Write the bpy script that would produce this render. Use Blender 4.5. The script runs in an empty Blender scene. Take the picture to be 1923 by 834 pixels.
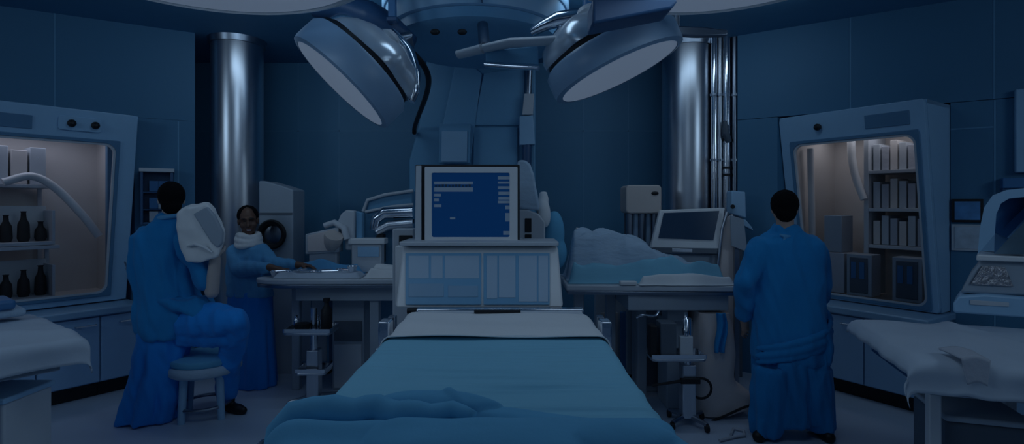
import bpy, math, random
from mathutils import Vector, Matrix, noise
random.seed(7)
SC = bpy.context.scene
COL = SC.collection
PI = math.pi
CAMZ, HZ, CX, FPX = 1.65, 385.0, 961.5, 1000.0
V = Vector
EXPOSURE = -3.0
HOODW, DISCW = 14.0, 20.0
LCOL = (.56, .78, 1.0)
REARW, BACKW, UPW, SIDEW, HUBW = 36.0, 100.0, 15.0, 118.0, 16.0

def P(px, py, Y):
    """world point seen at pixel (px, py) of the photograph at distance Y"""
    return V(((px - CX) / FPX * Y, Y, CAMZ - (py - HZ) / FPX * Y))

def smooth01(t):
    t = max(0.0, min(1.0, t)); return t * t * (3 - 2 * t)

# ------------------------------------------------------------------ materials
MATS = {}
def mat(name, col, rough=0.5, metal=0.0, var=0.08, scale=6.0, bump=0.0, bscale=40.0, stretch=(1, 1, 1), emit=None, estr=1.0, sheen=0.0, spec=0.5, coat=0.0):
    m = bpy.data.materials.new(name); m.use_nodes = True
    nt = m.node_tree; N = nt.nodes; L = nt.links
    b = N['Principled BSDF']
    b.inputs['Roughness'].default_value = rough; b.inputs['Metallic'].default_value = metal
    b.inputs['Specular IOR Level'].default_value = spec
    b.inputs['Coat Weight'].default_value = coat
    if sheen: b.inputs['Sheen Weight'].default_value = sheen
    tc = N.new('ShaderNodeTexCoord'); mp = N.new('ShaderNodeMapping'); mp.inputs['Scale'].default_value = stretch
    L.new(tc.outputs['Object'], mp.inputs['Vector'])
    no = N.new('ShaderNodeTexNoise'); no.inputs['Scale'].default_value = scale; no.inputs['Detail'].default_value = 4
    L.new(mp.outputs['Vector'], no.inputs['Vector'])
    mx = N.new('ShaderNodeMix'); mx.data_type = 'RGBA'
    c = tuple(col)
    mx.inputs[6].default_value = tuple(x * (1 - var) for x in c) + (1,)
    mx.inputs[7].default_value = tuple(min(1, x * (1 + var)) for x in c) + (1,)
    L.new(no.outputs['Fac'], mx.inputs[0]); L.new(mx.outputs[2], b.inputs['Base Color'])
    if bump:
        n2 = N.new('ShaderNodeTexNoise'); n2.inputs['Scale'].default_value = bscale; n2.inputs['Detail'].default_value = 6
        L.new(mp.outputs['Vector'], n2.inputs['Vector'])
        bp = N.new('ShaderNodeBump'); bp.inputs['Strength'].default_value = bump; bp.inputs['Distance'].default_value = 0.02
        L.new(n2.outputs['Fac'], bp.inputs['Height']); L.new(bp.outputs['Normal'], b.inputs['Normal'])
    if emit:
        b.inputs['Emission Color'].default_value = tuple(emit) + (1,); b.inputs['Emission Strength'].default_value = estr
    MATS[name] = m
    return m

def glass_mat(name, tint, refl=0.12):
    m = bpy.data.materials.new(name); m.use_nodes = True
    nt = m.node_tree; N = nt.nodes; L = nt.links
    N.remove(N['Principled BSDF'])
    t = N.new('ShaderNodeBsdfTransparent'); t.inputs[0].default_value = tuple(tint) + (1,)
    g = N.new('ShaderNodeBsdfGlossy'); g.inputs['Roughness'].default_value = 0.03
    lw = N.new('ShaderNodeLayerWeight'); lw.inputs[0].default_value = refl
    mx = N.new('ShaderNodeMixShader'); L.new(lw.outputs['Fresnel'], mx.inputs[0]); L.new(t.outputs[0], mx.inputs[1]); L.new(g.outputs[0], mx.inputs[2])
    L.new(mx.outputs[0], N['Material Output'].inputs['Surface'])
    return m

# colours below are the colours the things have under white light
M = dict(
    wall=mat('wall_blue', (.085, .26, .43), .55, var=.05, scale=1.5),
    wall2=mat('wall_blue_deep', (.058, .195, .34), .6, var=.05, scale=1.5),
    seam=mat('seam_dark', (.12, .31, .49), .5),
    ceil=mat('ceiling_paint', (.10, .28, .45), .7, var=.04),
    floor=mat('floor_vinyl', (.50, .60, .74), .30, var=.06, scale=3.0),
    panel=mat('panel_blue', (.17, .40, .62), .4, var=.05),
    paneld=mat('panel_mid_blue', (.13, .34, .54), .4, var=.05),
    hoodm=mat('hood_enamel', (.33, .56, .78), .42, var=.05),
    hooddk=mat('hood_vent', (.10, .24, .40), .5),
    liner=mat('hood_liner', (.72, .68, .66), .55, var=.06),
    cab=mat('cabinet_laminate', (.31, .51, .74), .42, var=.05),
    count=mat('countertop', (.25, .43, .62), .35, var=.06),
    steel=mat('brushed_steel', (.62, .66, .72), .30, 1.0, var=.10, scale=9, stretch=(6, 6, .15)),
    polish=mat('polished_shell', (.72, .80, .88), .22, .45, var=.12, scale=7, bump=.12, bscale=5),
    band=mat('lamp_band', (.30, .45, .62), .35, var=.06),
    chrome=mat('chrome', (.78, .82, .88), .14, 1.0, var=.05, bump=.10, bscale=7),
    dsteel=mat('dark_steel', (.30, .35, .42), .32, 1.0, var=.08),
    white=mat('white_enamel', (.78, .80, .82), .35, var=.03),
    offw=mat('grey_white_plastic', (.55, .60, .66), .42, var=.05),
    grey=mat('grey_plastic', (.36, .43, .51), .45, var=.06),
    dgrey=mat('dark_grey_plastic', (.10, .13, .17), .45, var=.08),
    navy=mat('navy_plastic', (.035, .10, .22), .4, var=.08),
    mblue=mat('mid_blue_plastic', (.06, .20, .42), .4, var=.06),
    black=mat('black_rubber', (.008, .010, .014), .55),
    hair=mat('hair_black', (.004, .004, .006), .85, bump=.4, bscale=120, spec=.15),
    scrub=mat('scrub_cloth', (.020, .25, .58), .85, var=.12, scale=5, bump=.75, bscale=9, stretch=(1, 1, .28), sheen=.1, spec=.15),
    scrubd=mat('scrub_cloth_deep', (.020, .28, .80), .85, var=.12, scale=5, bump=.75, bscale=9, stretch=(1, 1, .25), sheen=.1, spec=.15),
    scrubl=mat('scrub_cloth_pale', (.12, .38, .66), .85, var=.12, scale=5, bump=.7, bscale=12, stretch=(1, 1, .5), sheen=.1, spec=.15),
    sheet=mat('sheet_blue', (.24, .55, .72), .8, var=.05, scale=3, bump=.40, bscale=5, stretch=(.5, 3, 1), spec=.2),
    blanket=mat('blanket_blue', (.14, .44, .68), .8, var=.08, scale=4, bump=.35, bscale=7, spec=.2),
    linen=mat('linen_white', (.80, .82, .84), .8, var=.03, bump=.30, bscale=7, spec=.2),
    linens=mat('linen_dull', (.54, .62, .72), .8, var=.04, bump=.35, bscale=5, spec=.2),
    linenb=mat('linen_pale_blue', (.44, .58, .72), .8, var=.12, bump=.7, bscale=8, stretch=(.7, 2, 2), spec=.2),
    towel=mat('towel_grey', (.50, .53, .60), .85, var=.05, bump=.2, bscale=30, spec=.1),
    beige=mat('beige_cover', (.76, .68, .66), .6, var=.08, bump=.1, bscale=12),
    beigel=mat('beige_enamel', (.56, .51, .49), .5, var=.05),
    skin=mat('skin_light', (.50, .33, .26), .55, var=.08, scale=20),
    skind=mat('skin_dark', (.16, .085, .06), .5, var=.10, scale=20),
    lips=mat('lips', (.22, .06, .06), .5),
    glove=mat('pale_glove', (.52, .46, .44), .5, var=.06, scale=18),
    shoe=mat('shoe_black', (.006, .007, .01), .5),
    lampglow=mat('lamp_face', (.6, .62, .65), .4, var=.0, emit=(.52, .70, 1.0), estr=.9),
    uiglow=mat('screen_bar', (.2, .3, .4), .4, var=.0, emit=(.45, .66, 1.0), estr=.30),
    screenb=mat('screen_blue', (.005, .02, .05), .25, var=.0, emit=(.012, .170, .72), estr=.62, spec=.15),
    screend=mat('screen_dim', (.01, .03, .06), .2, var=.0, emit=(.03, .12, .35), estr=.20),
    lightpanel=mat('lit_panel', (.20, .36, .52), .4, var=.05, emit=(.25, .48, .85), estr=.10),
    lightpanel2=mat('lit_panel_pale', (.28, .42, .56), .4, var=.05, emit=(.38, .57, .85), estr=.19),
    glassjar=mat('jar_glass', (.30, .42, .55), .12, .2, var=.1),
    pict=mat('picture_print', (.10, .30, .60), .5, var=.6, scale=9),
    pictw=mat('picture_print_pale', (.50, .60, .70), .5, var=.4, scale=12),
    specimen=mat('dark_specimen', (.03, .028, .03), .7, var=.4, scale=60),
    meshy=mat('crumpled_foil', (.42, .42, .46), .35, .6, var=.5, scale=30, bump=.8, bscale=40),
)
GLASS = glass_mat('window_glass', (.90, .92, .94), .10)

# ------------------------------------------------------------------ mesh builder
class MB:
    def __init__(s): s.v = []; s.f = []; s.fm = []; s.mi = 0
    def add(s, vs, fs):
        o = len(s.v); s.v += [V(x) for x in vs]
        for f in fs: s.f.append([i + o for i in f]); s.fm.append(s.mi)
        return s
    def hexa(s, c):
        """8 corners: bottom ring 0-3, top ring 4-7"""
        return s.add(c, [(3, 2, 1, 0), (4, 5, 6, 7), (0, 1, 5, 4), (1, 2, 6, 5), (2, 3, 7, 6), (3, 0, 4, 7)])
    def box(s, c, d, rz=0.0, mt=None):
        c = V(c); x, y, z = d[0] / 2, d[1] / 2, d[2] / 2
        pts = [V(p) for p in ((-x, -y, -z), (x, -y, -z), (x, y, -z), (-x, y, -z), (-x, -y, z), (x, -y, z), (x, y, z), (-x, y, z))]
        R = mt if mt is not None else Matrix.Rotation(rz, 3, 'Z')
        return s.hexa([c + R @ p for p in pts])
    def bmm(s, a, b):
        a, b = V(a), V(b); return s.box((a + b) / 2, [abs(b[i] - a[i]) for i in range(3)])
    def prism(s, poly, z0, z1):
        n = len(poly)
        vs = [V((p[0], p[1], z0)) for p in poly] + [V((p[0], p[1], z1)) for p in poly]
        fs = [tuple(range(n - 1, -1, -1)), tuple(range(n, 2 * n))] + [(i, (i + 1) % n, n + (i + 1) % n, n + i) for i in range(n)]
        return s.add(vs, fs)
    def extr(s, pts, off):
        """polygon of 3D points extruded along a vector"""
        n = len(pts); off = V(off); vs = [V(p) for p in pts] + [V(p) + off for p in pts]
        fs = [tuple(range(n - 1, -1, -1)), tuple(range(n, 2 * n))] + [(i, (i + 1) % n, n + (i + 1) % n, n + i) for i in range(n)]
        return s.add(vs, fs)
    def rings(s, rs, cap=True, closed=True):
        n = len(rs[0]); vs = [p for r in rs for p in r]; fs = []
        for i in range(len(rs) - 1):
            for j in range(n if closed else n - 1):
                k = (j + 1) % n
                fs.append((i * n + j, i * n + k, (i + 1) * n + k, (i + 1) * n + j))
        if cap and closed:
            fs.append(tuple(range(n - 1, -1, -1))); fs.append(tuple(range((len(rs) - 1) * n, len(rs) * n)))
        return s.add(vs, fs)
    def tube(s, path, r, n=12, flat=1.0, cap=True):
        path = [V(p) for p in path]; m = len(path)
        rr = r if isinstance(r, (list, tuple)) else [r] * m
        up = None; rs = []
        for i, p in enumerate(path):
            t = (path[min(i + 1, m - 1)] - path[max(i - 1, 0)]).normalized()
            if up is None:
                up = V((0, 0, 1)) if abs(t.z) < .9 else V((1, 0, 0))
            x = t.cross(up).normalized(); y = x.cross(t).normalized(); up = y
            rs.append([p + (x * math.cos(2 * PI * k / n) + y * math.sin(2 * PI * k / n) * flat) * rr[i] for k in range(n)])
        return s.rings(rs, cap)
    def cyl(s, a, b, r, r2=None, n=24): return s.tube([a, b], [r, r if r2 is None else r2], n)
    def lathe(s, prof, c=(0, 0, 0), axis=(0, 0, 1), n=40, cap=True):
        """profile of (radius, height) along axis"""
        c = V(c); w = V(axis).normalized(); u = w.orthogonal().normalized(); v = w.cross(u)
        rs = [[c + w * h + (u * math.cos(2 * PI * k / n) + v * math.sin(2 * PI * k / n)) * max(r, 1e-4) for k in range(n)] for r, h in prof]
        return s.rings(rs, cap)
    def ell(s, c, r, n=20, m=12, mt=None):
        c = V(c); R = mt if mt is not None else Matrix.Identity(3); rs = []
        for i in range(m + 1):
            a = -PI / 2 + PI * i / m; cr = max(math.cos(a), .002)
            rs.append([c + R @ V((r[0] * cr * math.cos(2 * PI * k / n), r[1] * cr * math.sin(2 * PI * k / n), r[2] * math.sin(a))) for k in range(n)])
        return s.rings(rs)
    def caps(s, pts, rad, n=14):
        """chain of tapered capsules (overlapping closed shells, meant for a remesh)"""
        pts = [V(p) for p in pts]
        for i, p in enumerate(pts): s.ell(p, (rad[i],) * 3, n, 8)
        for i in range(len(pts) - 1):
            if (pts[i + 1] - pts[i]).length > 1e-4: s.tube([pts[i], pts[i + 1]], [rad[i], rad[i + 1]], n)
        return s
    def grid(s, nx, ny, fn):
        vs = [fn(i / nx, j / ny) for j in range(ny + 1) for i in range(nx + 1)]; w = nx + 1
        return s.add(vs, [(j * w + i, j * w + i + 1, (j + 1) * w + i + 1, (j + 1) * w + i) for j in range(ny) for i in range(nx)])
    def mesh(s, name, T=None):
        me = bpy.data.meshes.new(name)
        vs = [T @ x for x in s.v] if T is not None else s.v
        me.from_pydata([tuple(x) for x in vs], [], s.f)
        if any(s.fm): me.polygons.foreach_set('material_index', s.fm)
        me.update()
        import bmesh
        b = bmesh.new(); b.from_mesh(me); bmesh.ops.recalc_face_normals(b, faces=b.faces); b.to_mesh(me); b.free()
        return me

WM = {}
def finish(o, bevel, ang, subs, solid):
    me = o.data
    me.polygons.foreach_set('use_smooth', [True] * len(me.polygons))
    if ang < 179: me.set_sharp_from_angle(angle=math.radians(ang))
    if solid:
        m = o.modifiers.new('Solid', 'SOLIDIFY'); m.thickness = solid; m.offset = 0
    if bevel:
        m = o.modifiers.new('Bevel', 'BEVEL'); m.width = bevel; m.segments = 3; m.limit_method = 'ANGLE'; m.angle_limit = math.radians(40)
        m.harden_normals = False
    if subs:
        m = o.modifiers.new('Sub', 'SUBSURF'); m.levels = subs; m.render_levels = subs

def put(name, mb, m, parent=None, bevel=0.0, ang=35, subs=0, solid=0.0, T=None, base=None):
    """one mesh object; vertices of mb are in world space"""
    if parent is not None:
        W = WM[parent]
    else:
        if base is None:
            xs = [x.x for x in mb.v]; ys = [x.y for x in mb.v]; zs = [x.z for x in mb.v]
            base = V(((min(xs) + max(xs)) / 2, (min(ys) + max(ys)) / 2, min(zs)))
        W = Matrix.Translation(V(base))
    me = mb.mesh(name, W.inverted())
    for x in (m if isinstance(m, (list, tuple)) else [m]): me.materials.append(x)
    o = bpy.data.objects.new(name, me); COL.objects.link(o)
    if parent is not None: o.parent = parent
    else: o.matrix_world = W
    WM[o] = W
    finish(o, bevel, ang, subs, solid)
    return o

def tag(o, label, cat, group=None, kind=None):
    if label: o['label'] = label
    if cat: o['category'] = cat
    if group: o['group'] = group
    if kind: o['kind'] = kind
    return o

def thing(name, loc, label, cat, group=None, rz=0.0):
    o = bpy.data.objects.new(name, None); COL.objects.link(o); o.empty_display_size = .1
    W = Matrix.Translation(V(loc)) @ Matrix.Rotation(rz, 4, 'Z'); o.matrix_world = W; WM[o] = W
    return tag(o, label, cat, group)

def dup(root, loc, rz=0.0, label=None, scale=1.0):
    def cp(o, par):
        c = o.copy(); COL.objects.link(c)
        if par is not None: c.parent = par
        for ch in [x for x in bpy.data.objects if x.parent == o]: cp(ch, c)
        return c
    r = cp(root, None)
    r.matrix_world = Matrix.Translation(V(loc)) @ Matrix.Rotation(rz, 4, 'Z') @ Matrix.Scale(scale, 4)
    if label: r['label'] = label
    return r

def struct(name, mb, m, bevel=0.0, ang=35, label=None, cat=None):
    o = put(name, mb, m, None, bevel, ang); o['kind'] = 'structure'
    if label: tag(o, label, cat)
    return o

def remeshed(name, mb, voxel, m, parent=None, smooth=4, base=None, T=None, disp=None):
    """union of overlapping closed shells -> one continuous skin"""
    if parent is not None: W = WM[parent]
    else: W = Matrix.Translation(V(base))
    me = mb.mesh(name + '_src', W.inverted())
    t = bpy.data.objects.new(name + '_src', me); COL.objects.link(t)
    r = t.modifiers.new('R', 'REMESH'); r.mode = 'VOXEL'; r.voxel_size = voxel
    if smooth:
        k = t.modifiers.new('S', 'SMOOTH'); k.factor = .5; k.iterations = smooth
    dg = bpy.context.evaluated_depsgraph_get(); dg.update()
    out = bpy.data.meshes.new_from_object(t.evaluated_get(dg)); out.name = name
    COL.objects.unlink(t); bpy.data.objects.remove(t)
    out.materials.clear()
    for x in (m if isinstance(m, (list, tuple)) else [m]): out.materials.append(x)
    if disp:
        out.update(); nrm = [v.normal.copy() for v in out.vertices]
        for v, n in zip(out.vertices, nrm): v.co = v.co + n * disp(W @ v.co, n)
    o = bpy.data.objects.new(name, out); COL.objects.link(o)
    if parent is not None: o.parent = parent
    else: o.matrix_world = W
    WM[o] = W
    out.polygons.foreach_set('use_smooth', [True] * len(out.polygons)); out.update()
    return o

class Fr:
    """upright frame: a along the face, b out of the face towards the room, z up"""
    def __init__(s, o, u, n): s.o = V((o[0], o[1], 0)); s.u = V((u[0], u[1], 0)).normalized(); s.n = V((n[0], n[1], 0)).normalized()
    def __call__(s, a, b, z): return s.o + s.u * a + s.n * b + V((0, 0, z))
    def box(s, mb, a0, a1, b0, b1, z0, z1):
        return mb.hexa([s(a0, b0, z0), s(a1, b0, z0), s(a1, b1, z0), s(a0, b1, z0), s(a0, b0, z1), s(a1, b0, z1), s(a1, b1, z1), s(a0, b1, z1)])

def cat(path, k=6):
    """smooth curve through the points"""
    q = [V(p) for p in path]; q = [q[0] * 2 - q[1]] + q + [q[-1] * 2 - q[-2]]; out = []
    for i in range(1, len(q) - 2):
        a, b, c, d = q[i - 1:i + 3]
        for j in range(k):
            t = j / k; out.append(.5 * (2 * b + (c - a) * t + (2 * a - 5 * b + 4 * c - d) * t * t + (3 * b - a - 3 * c + d) * t ** 3))
    return out + [q[-2]]
def catr(r, k=6):
    out = []
    for i in range(len(r) - 1): out += [r[i] + (r[i + 1] - r[i]) * j / k for j in range(k)]
    return out + [r[-1]]
def stube(mb, path, r, n=14, flat=1.0, k=6):
    return mb.tube(cat(path, k), catr(r, k) if isinstance(r, (list, tuple)) else r, n, flat)

def rrect(x0, x1, y0, y1, r, k=6):
    pts = []
    for cx, cy, a0 in ((x1 - r, y1 - r, 0), (x0 + r, y1 - r, PI / 2), (x0 + r, y0 + r, PI), (x1 - r, y0 + r, 1.5 * PI)):
        for i in range(k + 1):
            a = a0 + PI / 2 * i / k; pts.append((cx + r * math.cos(a), cy + r * math.sin(a)))
    return pts

def ring_panel(mb, f, outer, inner, t):
    """plate with a hole; f(x, y, off) gives the world point"""
    n = len(inner); cx = sum(p[0] for p in inner) / n; cy = sum(p[1] for p in inner) / n
    x0, x1, y0, y1 = outer
    if len(outer) == 4 and not isinstance(outer[0], tuple):
        o = []
        ix0 = min(p[0] for p in inner); ix1 = max(p[0] for p in inner); iy0 = min(p[1] for p in inner); iy1 = max(p[1] for p in inner)
        for (x, y) in inner:
            tx = (x - ix0) / (ix1 - ix0) * 2 - 1; ty = (y - iy0) / (iy1 - iy0) * 2 - 1
            m = max(abs(tx), abs(ty)); tx /= m; ty /= m
            o.append((x0 + (tx + 1) / 2 * (x1 - x0), y0 + (ty + 1) / 2 * (y1 - y0)))
    rs = [[f(x, y, 0) for x, y in inner], [f(x, y, t) for x, y in inner], [f(x, y, t) for x, y in o], [f(x, y, 0) for x, y in o]]
    rs.append(rs[0])
    return mb.rings(rs, cap=False)
# ------------------------------------------------------------------ camera, world
cam = bpy.data.cameras.new('camera'); co = bpy.data.objects.new('camera', cam); COL.objects.link(co)
co.location = (0, 0, CAMZ); co.rotation_euler = (PI / 2, 0, 0)
cam.sensor_width = 36; cam.lens = 36 * FPX / 1923; cam.shift_y = -(417 - HZ) / 1923; cam.clip_start = .05
SC.camera = co
w = bpy.data.worlds.new('room_air'); SC.world = w; w.use_nodes = True
w.node_tree.nodes['Background'].inputs[0].default_value = (.25, .45, .9, 1); w.node_tree.nodes['Background'].inputs[1].default_value = .02
SC.view_settings.view_transform = 'Standard'; SC.view_settings.look = 'None'; SC.view_settings.gamma = 1; SC.view_settings.exposure = EXPOSURE

def on_line(p, d, px):
    k = (px - CX) / FPX; s = (k * p[1] - p[0]) / (d[0] - k * d[1]); return V((p[0] + d[0] * s, p[1] + d[1] * s, 0))

CEIL, YB = 3.33, 6.3
LB = ((-4.32, 4.49), (1.22, .71))          # face of the left bulkhead
RB = ((2.22, 5.3), (1.44, -.94))           # face of the right bulkhead
lb_end = on_line(*LB, 366); lb_far = V((-7.0, 4.49 + (-7.0 + 4.32) / 1.22 * .71, 0))
rb_end = on_line(*RB, 1385); rb_far = V((7.0, 5.3 - (7.0 - 2.22) / 1.44 * .94, 0))
xl, xr = lb_end.x / lb_end.y * YB, rb_end.x / rb_end.y * YB

m = MB(); m.prism([(-7.4, -2.4), (7.4, -2.4), (7.4, 6.7), (-7.4, 6.7)], -.12, 0); struct('floor', m, M['floor'])
m = MB(); m.prism([(-7.4, -2.4), (7.4, -2.4), (7.4, 6.7), (-7.4, 6.7)], CEIL, CEIL + .12); struct('ceiling', m, M['ceil'])
m = MB(); m.bmm((xl - .3, YB, 0), (xr + .3, YB + .2, CEIL)); m.mi = 1
for px in (560, 637, 1095, 1180): x = (px - CX) / FPX * YB; m.bmm((x - .006, YB - .003, 0), (x + .006, YB + .001, CEIL))
z = CAMZ + (HZ - 246) / FPX * YB; m.bmm((xl, YB - .003, z - .006), (xr, YB + .001, z + .006))
struct('wall_back', m, [M['wall'], M['seam']])
m = MB(); m.bmm((-7.2, -2.2, 0), (7.2, -2.0, CEIL)); struct('wall_rear', m, M['wall'])
# left side: outer wall, bulkhead above the hood, pier right of the hood, return to the back wall
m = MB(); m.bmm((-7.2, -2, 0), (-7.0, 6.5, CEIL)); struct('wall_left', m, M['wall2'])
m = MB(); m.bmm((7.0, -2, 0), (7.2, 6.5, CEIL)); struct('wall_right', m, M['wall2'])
HT = 2.455
def seams(mb, line, pxs, z0, z1):
    mb.mi = 1; n = V((line[1][1], -line[1][0], 0)).normalized()
    if n.y > 0: n = -n
    d = V((line[1][0], line[1][1], 0)).normalized()
    for px in pxs:
        q = on_line(*line, px)
        mb.extr([q - d * .006 + n * .003 + V((0, 0, z0)), q + d * .006 + n * .003 + V((0, 0, z0)), q + d * .006 + n * .003 + V((0, 0, z1)), q - d * .006 + n * .003 + V((0, 0, z1))], -n * .006)
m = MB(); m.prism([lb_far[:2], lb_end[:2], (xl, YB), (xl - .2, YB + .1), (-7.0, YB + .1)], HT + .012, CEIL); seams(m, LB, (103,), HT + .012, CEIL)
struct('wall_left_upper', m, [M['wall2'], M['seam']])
pl = on_line(*LB, 253)
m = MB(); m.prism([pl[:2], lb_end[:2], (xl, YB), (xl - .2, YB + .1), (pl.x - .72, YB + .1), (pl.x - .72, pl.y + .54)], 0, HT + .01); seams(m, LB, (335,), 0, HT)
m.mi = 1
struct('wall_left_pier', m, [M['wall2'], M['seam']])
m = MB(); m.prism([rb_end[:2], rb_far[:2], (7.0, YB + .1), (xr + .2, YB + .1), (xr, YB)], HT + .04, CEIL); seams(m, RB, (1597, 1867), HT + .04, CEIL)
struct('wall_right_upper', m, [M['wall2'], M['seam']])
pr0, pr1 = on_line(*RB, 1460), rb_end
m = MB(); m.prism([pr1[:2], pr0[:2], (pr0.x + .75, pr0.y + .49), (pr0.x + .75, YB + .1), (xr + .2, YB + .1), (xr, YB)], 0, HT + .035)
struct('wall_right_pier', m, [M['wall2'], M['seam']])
q0 = on_line(*RB, 1785)
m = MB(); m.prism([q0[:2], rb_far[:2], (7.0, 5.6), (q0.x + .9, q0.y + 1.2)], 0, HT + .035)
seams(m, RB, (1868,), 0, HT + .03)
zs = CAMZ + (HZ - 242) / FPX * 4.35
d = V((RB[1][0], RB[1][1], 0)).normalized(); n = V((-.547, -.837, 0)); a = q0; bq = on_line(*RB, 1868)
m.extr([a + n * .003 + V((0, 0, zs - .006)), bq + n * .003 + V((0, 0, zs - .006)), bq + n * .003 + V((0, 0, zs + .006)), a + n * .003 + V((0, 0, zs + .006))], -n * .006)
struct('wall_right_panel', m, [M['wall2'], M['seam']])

# ------------------------------------------------------------------ two fume hoods with their lit work chambers
def hood(fr, a0, a1, win, ztop, label, lcol, vent, control):
    """face leans: its top stands .30 m further out than its foot"""
    z0 = .775
    def f(a, z, off=0.0): return fr(a, -.30 * (ztop - z) / (ztop - z0) + off, z)
    base = fr((a0 + a1) / 2, -.5, 0); base.z = z0
    t = thing('fume_hood', base, label, 'fume hood')
    wx0, wx1, wz0, wz1 = win
    mb = MB(); ring_panel(mb, f, (a0, a1, z0, ztop), rrect(wx0 - .045, wx1 + .045, wz0 - .045, wz1 + .045, .11), -.05)
    put('face_panel', mb, M['hoodm'], t, .008)
    D = -.98
    mb = MB(); tk = .03
    for (p, q) in ((a0, a0 + tk), (a1 - tk, a1)):
        mb.extr([f(p, z0, -.051), f(p, ztop, -.051), fr(p, D, ztop), fr(p, D, z0)], fr.u * tk)
    mb.extr([f(a0, ztop, -.051), f(a1, ztop, -.051), fr(a1, D, ztop), fr(a0, D, ztop)], V((0, 0, -tk)))
    put('side_casing', mb, M['hoodm'], t)
    mb = MB()
    i0, i1 = a0 + tk + .004, a1 - tk - .004
    mb.extr([fr(i0, D, z0 + .004), fr(i1, D, z0 + .004), fr(i1, D, ztop - .05), fr(i0, D, ztop - .05)], fr.n * -.01)
    mb.extr([fr(i0, D, wz0 - .05), fr(i1, D, wz0 - .05), f(i1, wz0 - .05, -.056), f(i0, wz0 - .05, -.056)], V((0, 0, -.02)))
    mb.extr([fr(i0, D, ztop - .05), fr(i1, D, ztop - .05), f(i1, ztop - .05, -.056), f(i0, ztop - .05, -.056)], V((0, 0, .01)))
    for p, s in ((i0, .008), (i1, -.008)):
        mb.extr([fr(p, D, z0 + .01), fr(p, D, ztop - .06), f(p, ztop - .06, -.056), f(p, z0 + .01, -.056)], fr.u * s)
    put('chamber_lining', mb, M['liner'], t)
    mb = MB(); ring_panel(mb, lambda x, y, o: f(x, y, o + .012), None or [(p) for p in (wx0 - .045, wx1 + .045, wz0 - .045, wz1 + .045)], rrect(wx0 - .018, wx1 + .018, wz0 - .018, wz1 + .018, .085), -.05)
    put('window_frame', mb, M['hooddk'], t, .005)
    mb = MB(); ring_panel(mb, lambda x, y, o: f(x, y, o + .004), (wx0 - .018, wx1 + .018, wz0 - .018, wz1 + .018), rrect(wx0, wx1, wz0, wz1, .07), -.03)
    put('window_gasket', mb, M['offw'], t, .003)
    mb = MB(); g = [f(x, y, -.012) for x, y in rrect(wx0 - .004, wx1 + .004, wz0 - .004, wz1 + .004, .07)]; mb.extr(g, fr.n * -.006)
    put('window_pane', mb, GLASS, t)
    mb = MB(); v = vent; mb.extr([f(v[0], v[2], .002), f(v[1], v[2], .002), f(v[1], v[3], .002), f(v[0], v[3], .002)], fr.n * .006)
    put('vent_strip', mb, M['hooddk'], t, .002)
    mb = MB(); c = control
    if c[4]:
        mb.extr([f(x, y, .002) for x, y in rrect(c[0], c[1], c[2], c[3], .02)], fr.n * .012)
        pan = put('control_plate', mb, M['hoodm'], t, .003)
    else: pan = t
    for ca in c[5]:
        mb = MB(); zc = (c[2] + c[3]) / 2; mb.lathe([(.030, .010), (.030, .030), (.022, .034), (.010, .046), (0, .046)], f(ca, zc), fr.n, 20)
        put('knob', mb, M['black'], pan)
    mb = MB(); mb.tube([fr(a0 + .15, -.55, ztop - .11), fr(a1 - .15, -.55, ztop - .11)], .02, 12); put('lamp_tube', mb, M['white'], t)
    li = bpy.data.lights.new('hood_light', 'AREA'); li.shape = 'RECTANGLE'; li.size = (a1 - a0) * .8; li.size_y = .3; li.energy = HOODW * (1.0 if a1 > 1.5 else .62); li.color = lcol
    lo = bpy.data.objects.new('hood_light', li); COL.objects.link(lo)
    lo.location = fr((a0 + a1) / 2, -.62, ztop - .14); lo.rotation_euler = (0, 0, math.atan2(fr.u.y, fr.u.x))
    return t, f

LF = Fr((-3.36, 4.79), (-.6, -.8), (.8, -.6))
RF = Fr((2.547, 5.088), (.547, -.837), (-.837, -.547))
hl, lf = hood(LF, 0, 1.72, (.17, 1.58, .87, 2.17), 2.45, 'pale blue fume hood with warm lit window, behind the blue pad on the left', (.75, .80, 1.0),
              (.72, 1.35, 2.255, 2.36), (.27, .56, 2.27, 2.385, True, (.315, .475)))
hr, rf = hood(RF, 0, 1.163, (.13, 1.075, .83, 2.20), 2.475, 'pale blue fume hood with warm lit window, in front of the standing person in blue', (.88, .86, .92),
              (.74, 1.06, 2.29, 2.40), (.33, .42, 2.30, 2.40, False, (.36,)))

# ------------------------------------------------------------------ base cabinets and their worktops
def cabinet_run(fr, edges, labels, group, depth, ztop, hand):
    for i in range(len(edges) - 1):
        a0, a1 = edges[i] + .002, edges[i + 1] - .002
        t = thing('base_cabinet', fr((a0 + a1) / 2, -depth / 2, 0), labels[i], 'cabinet', group)
        mb = MB(); fr.box(mb, a0, a1, -depth, -.022, .13, ztop); put('carcass', mb, M['cab'], t)
        mb = MB(); fr.box(mb, a0, a1, -depth + .05, -.09, 0, .129); put('toe_kick', mb, M['black'], t)
        mb = MB(); fr.box(mb, a0 + .004, a1 - .004, -.021, 0, .14, ztop - .01); d = put('door', mb, M['cab'], t, .004)
        ha = a0 + .10 if hand > 0 else a1 - .10
        mb = MB(); mb.tube([fr(ha - .07, .001, ztop - .07), fr(ha - .07, .028, ztop - .07), fr(ha + .07, .028, ztop - .07), fr(ha + .07, .001, ztop - .07)], .007, 8)
        put('handle', mb, M['steel'], d)
cabinet_run(LF, (-.03, .28, .70, 1.12, 1.54), ['blue base cabinet under the left hood, behind the seated person in blue',
            'blue base cabinet under the left hood, nearest door to the seated person', 'blue base cabinet under the left hood, partly behind the white draped stretcher',
            'blue base cabinet under the left hood at the edge of the photo'], 'base cabinets under the left hood', .55, .70, 1)
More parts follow.
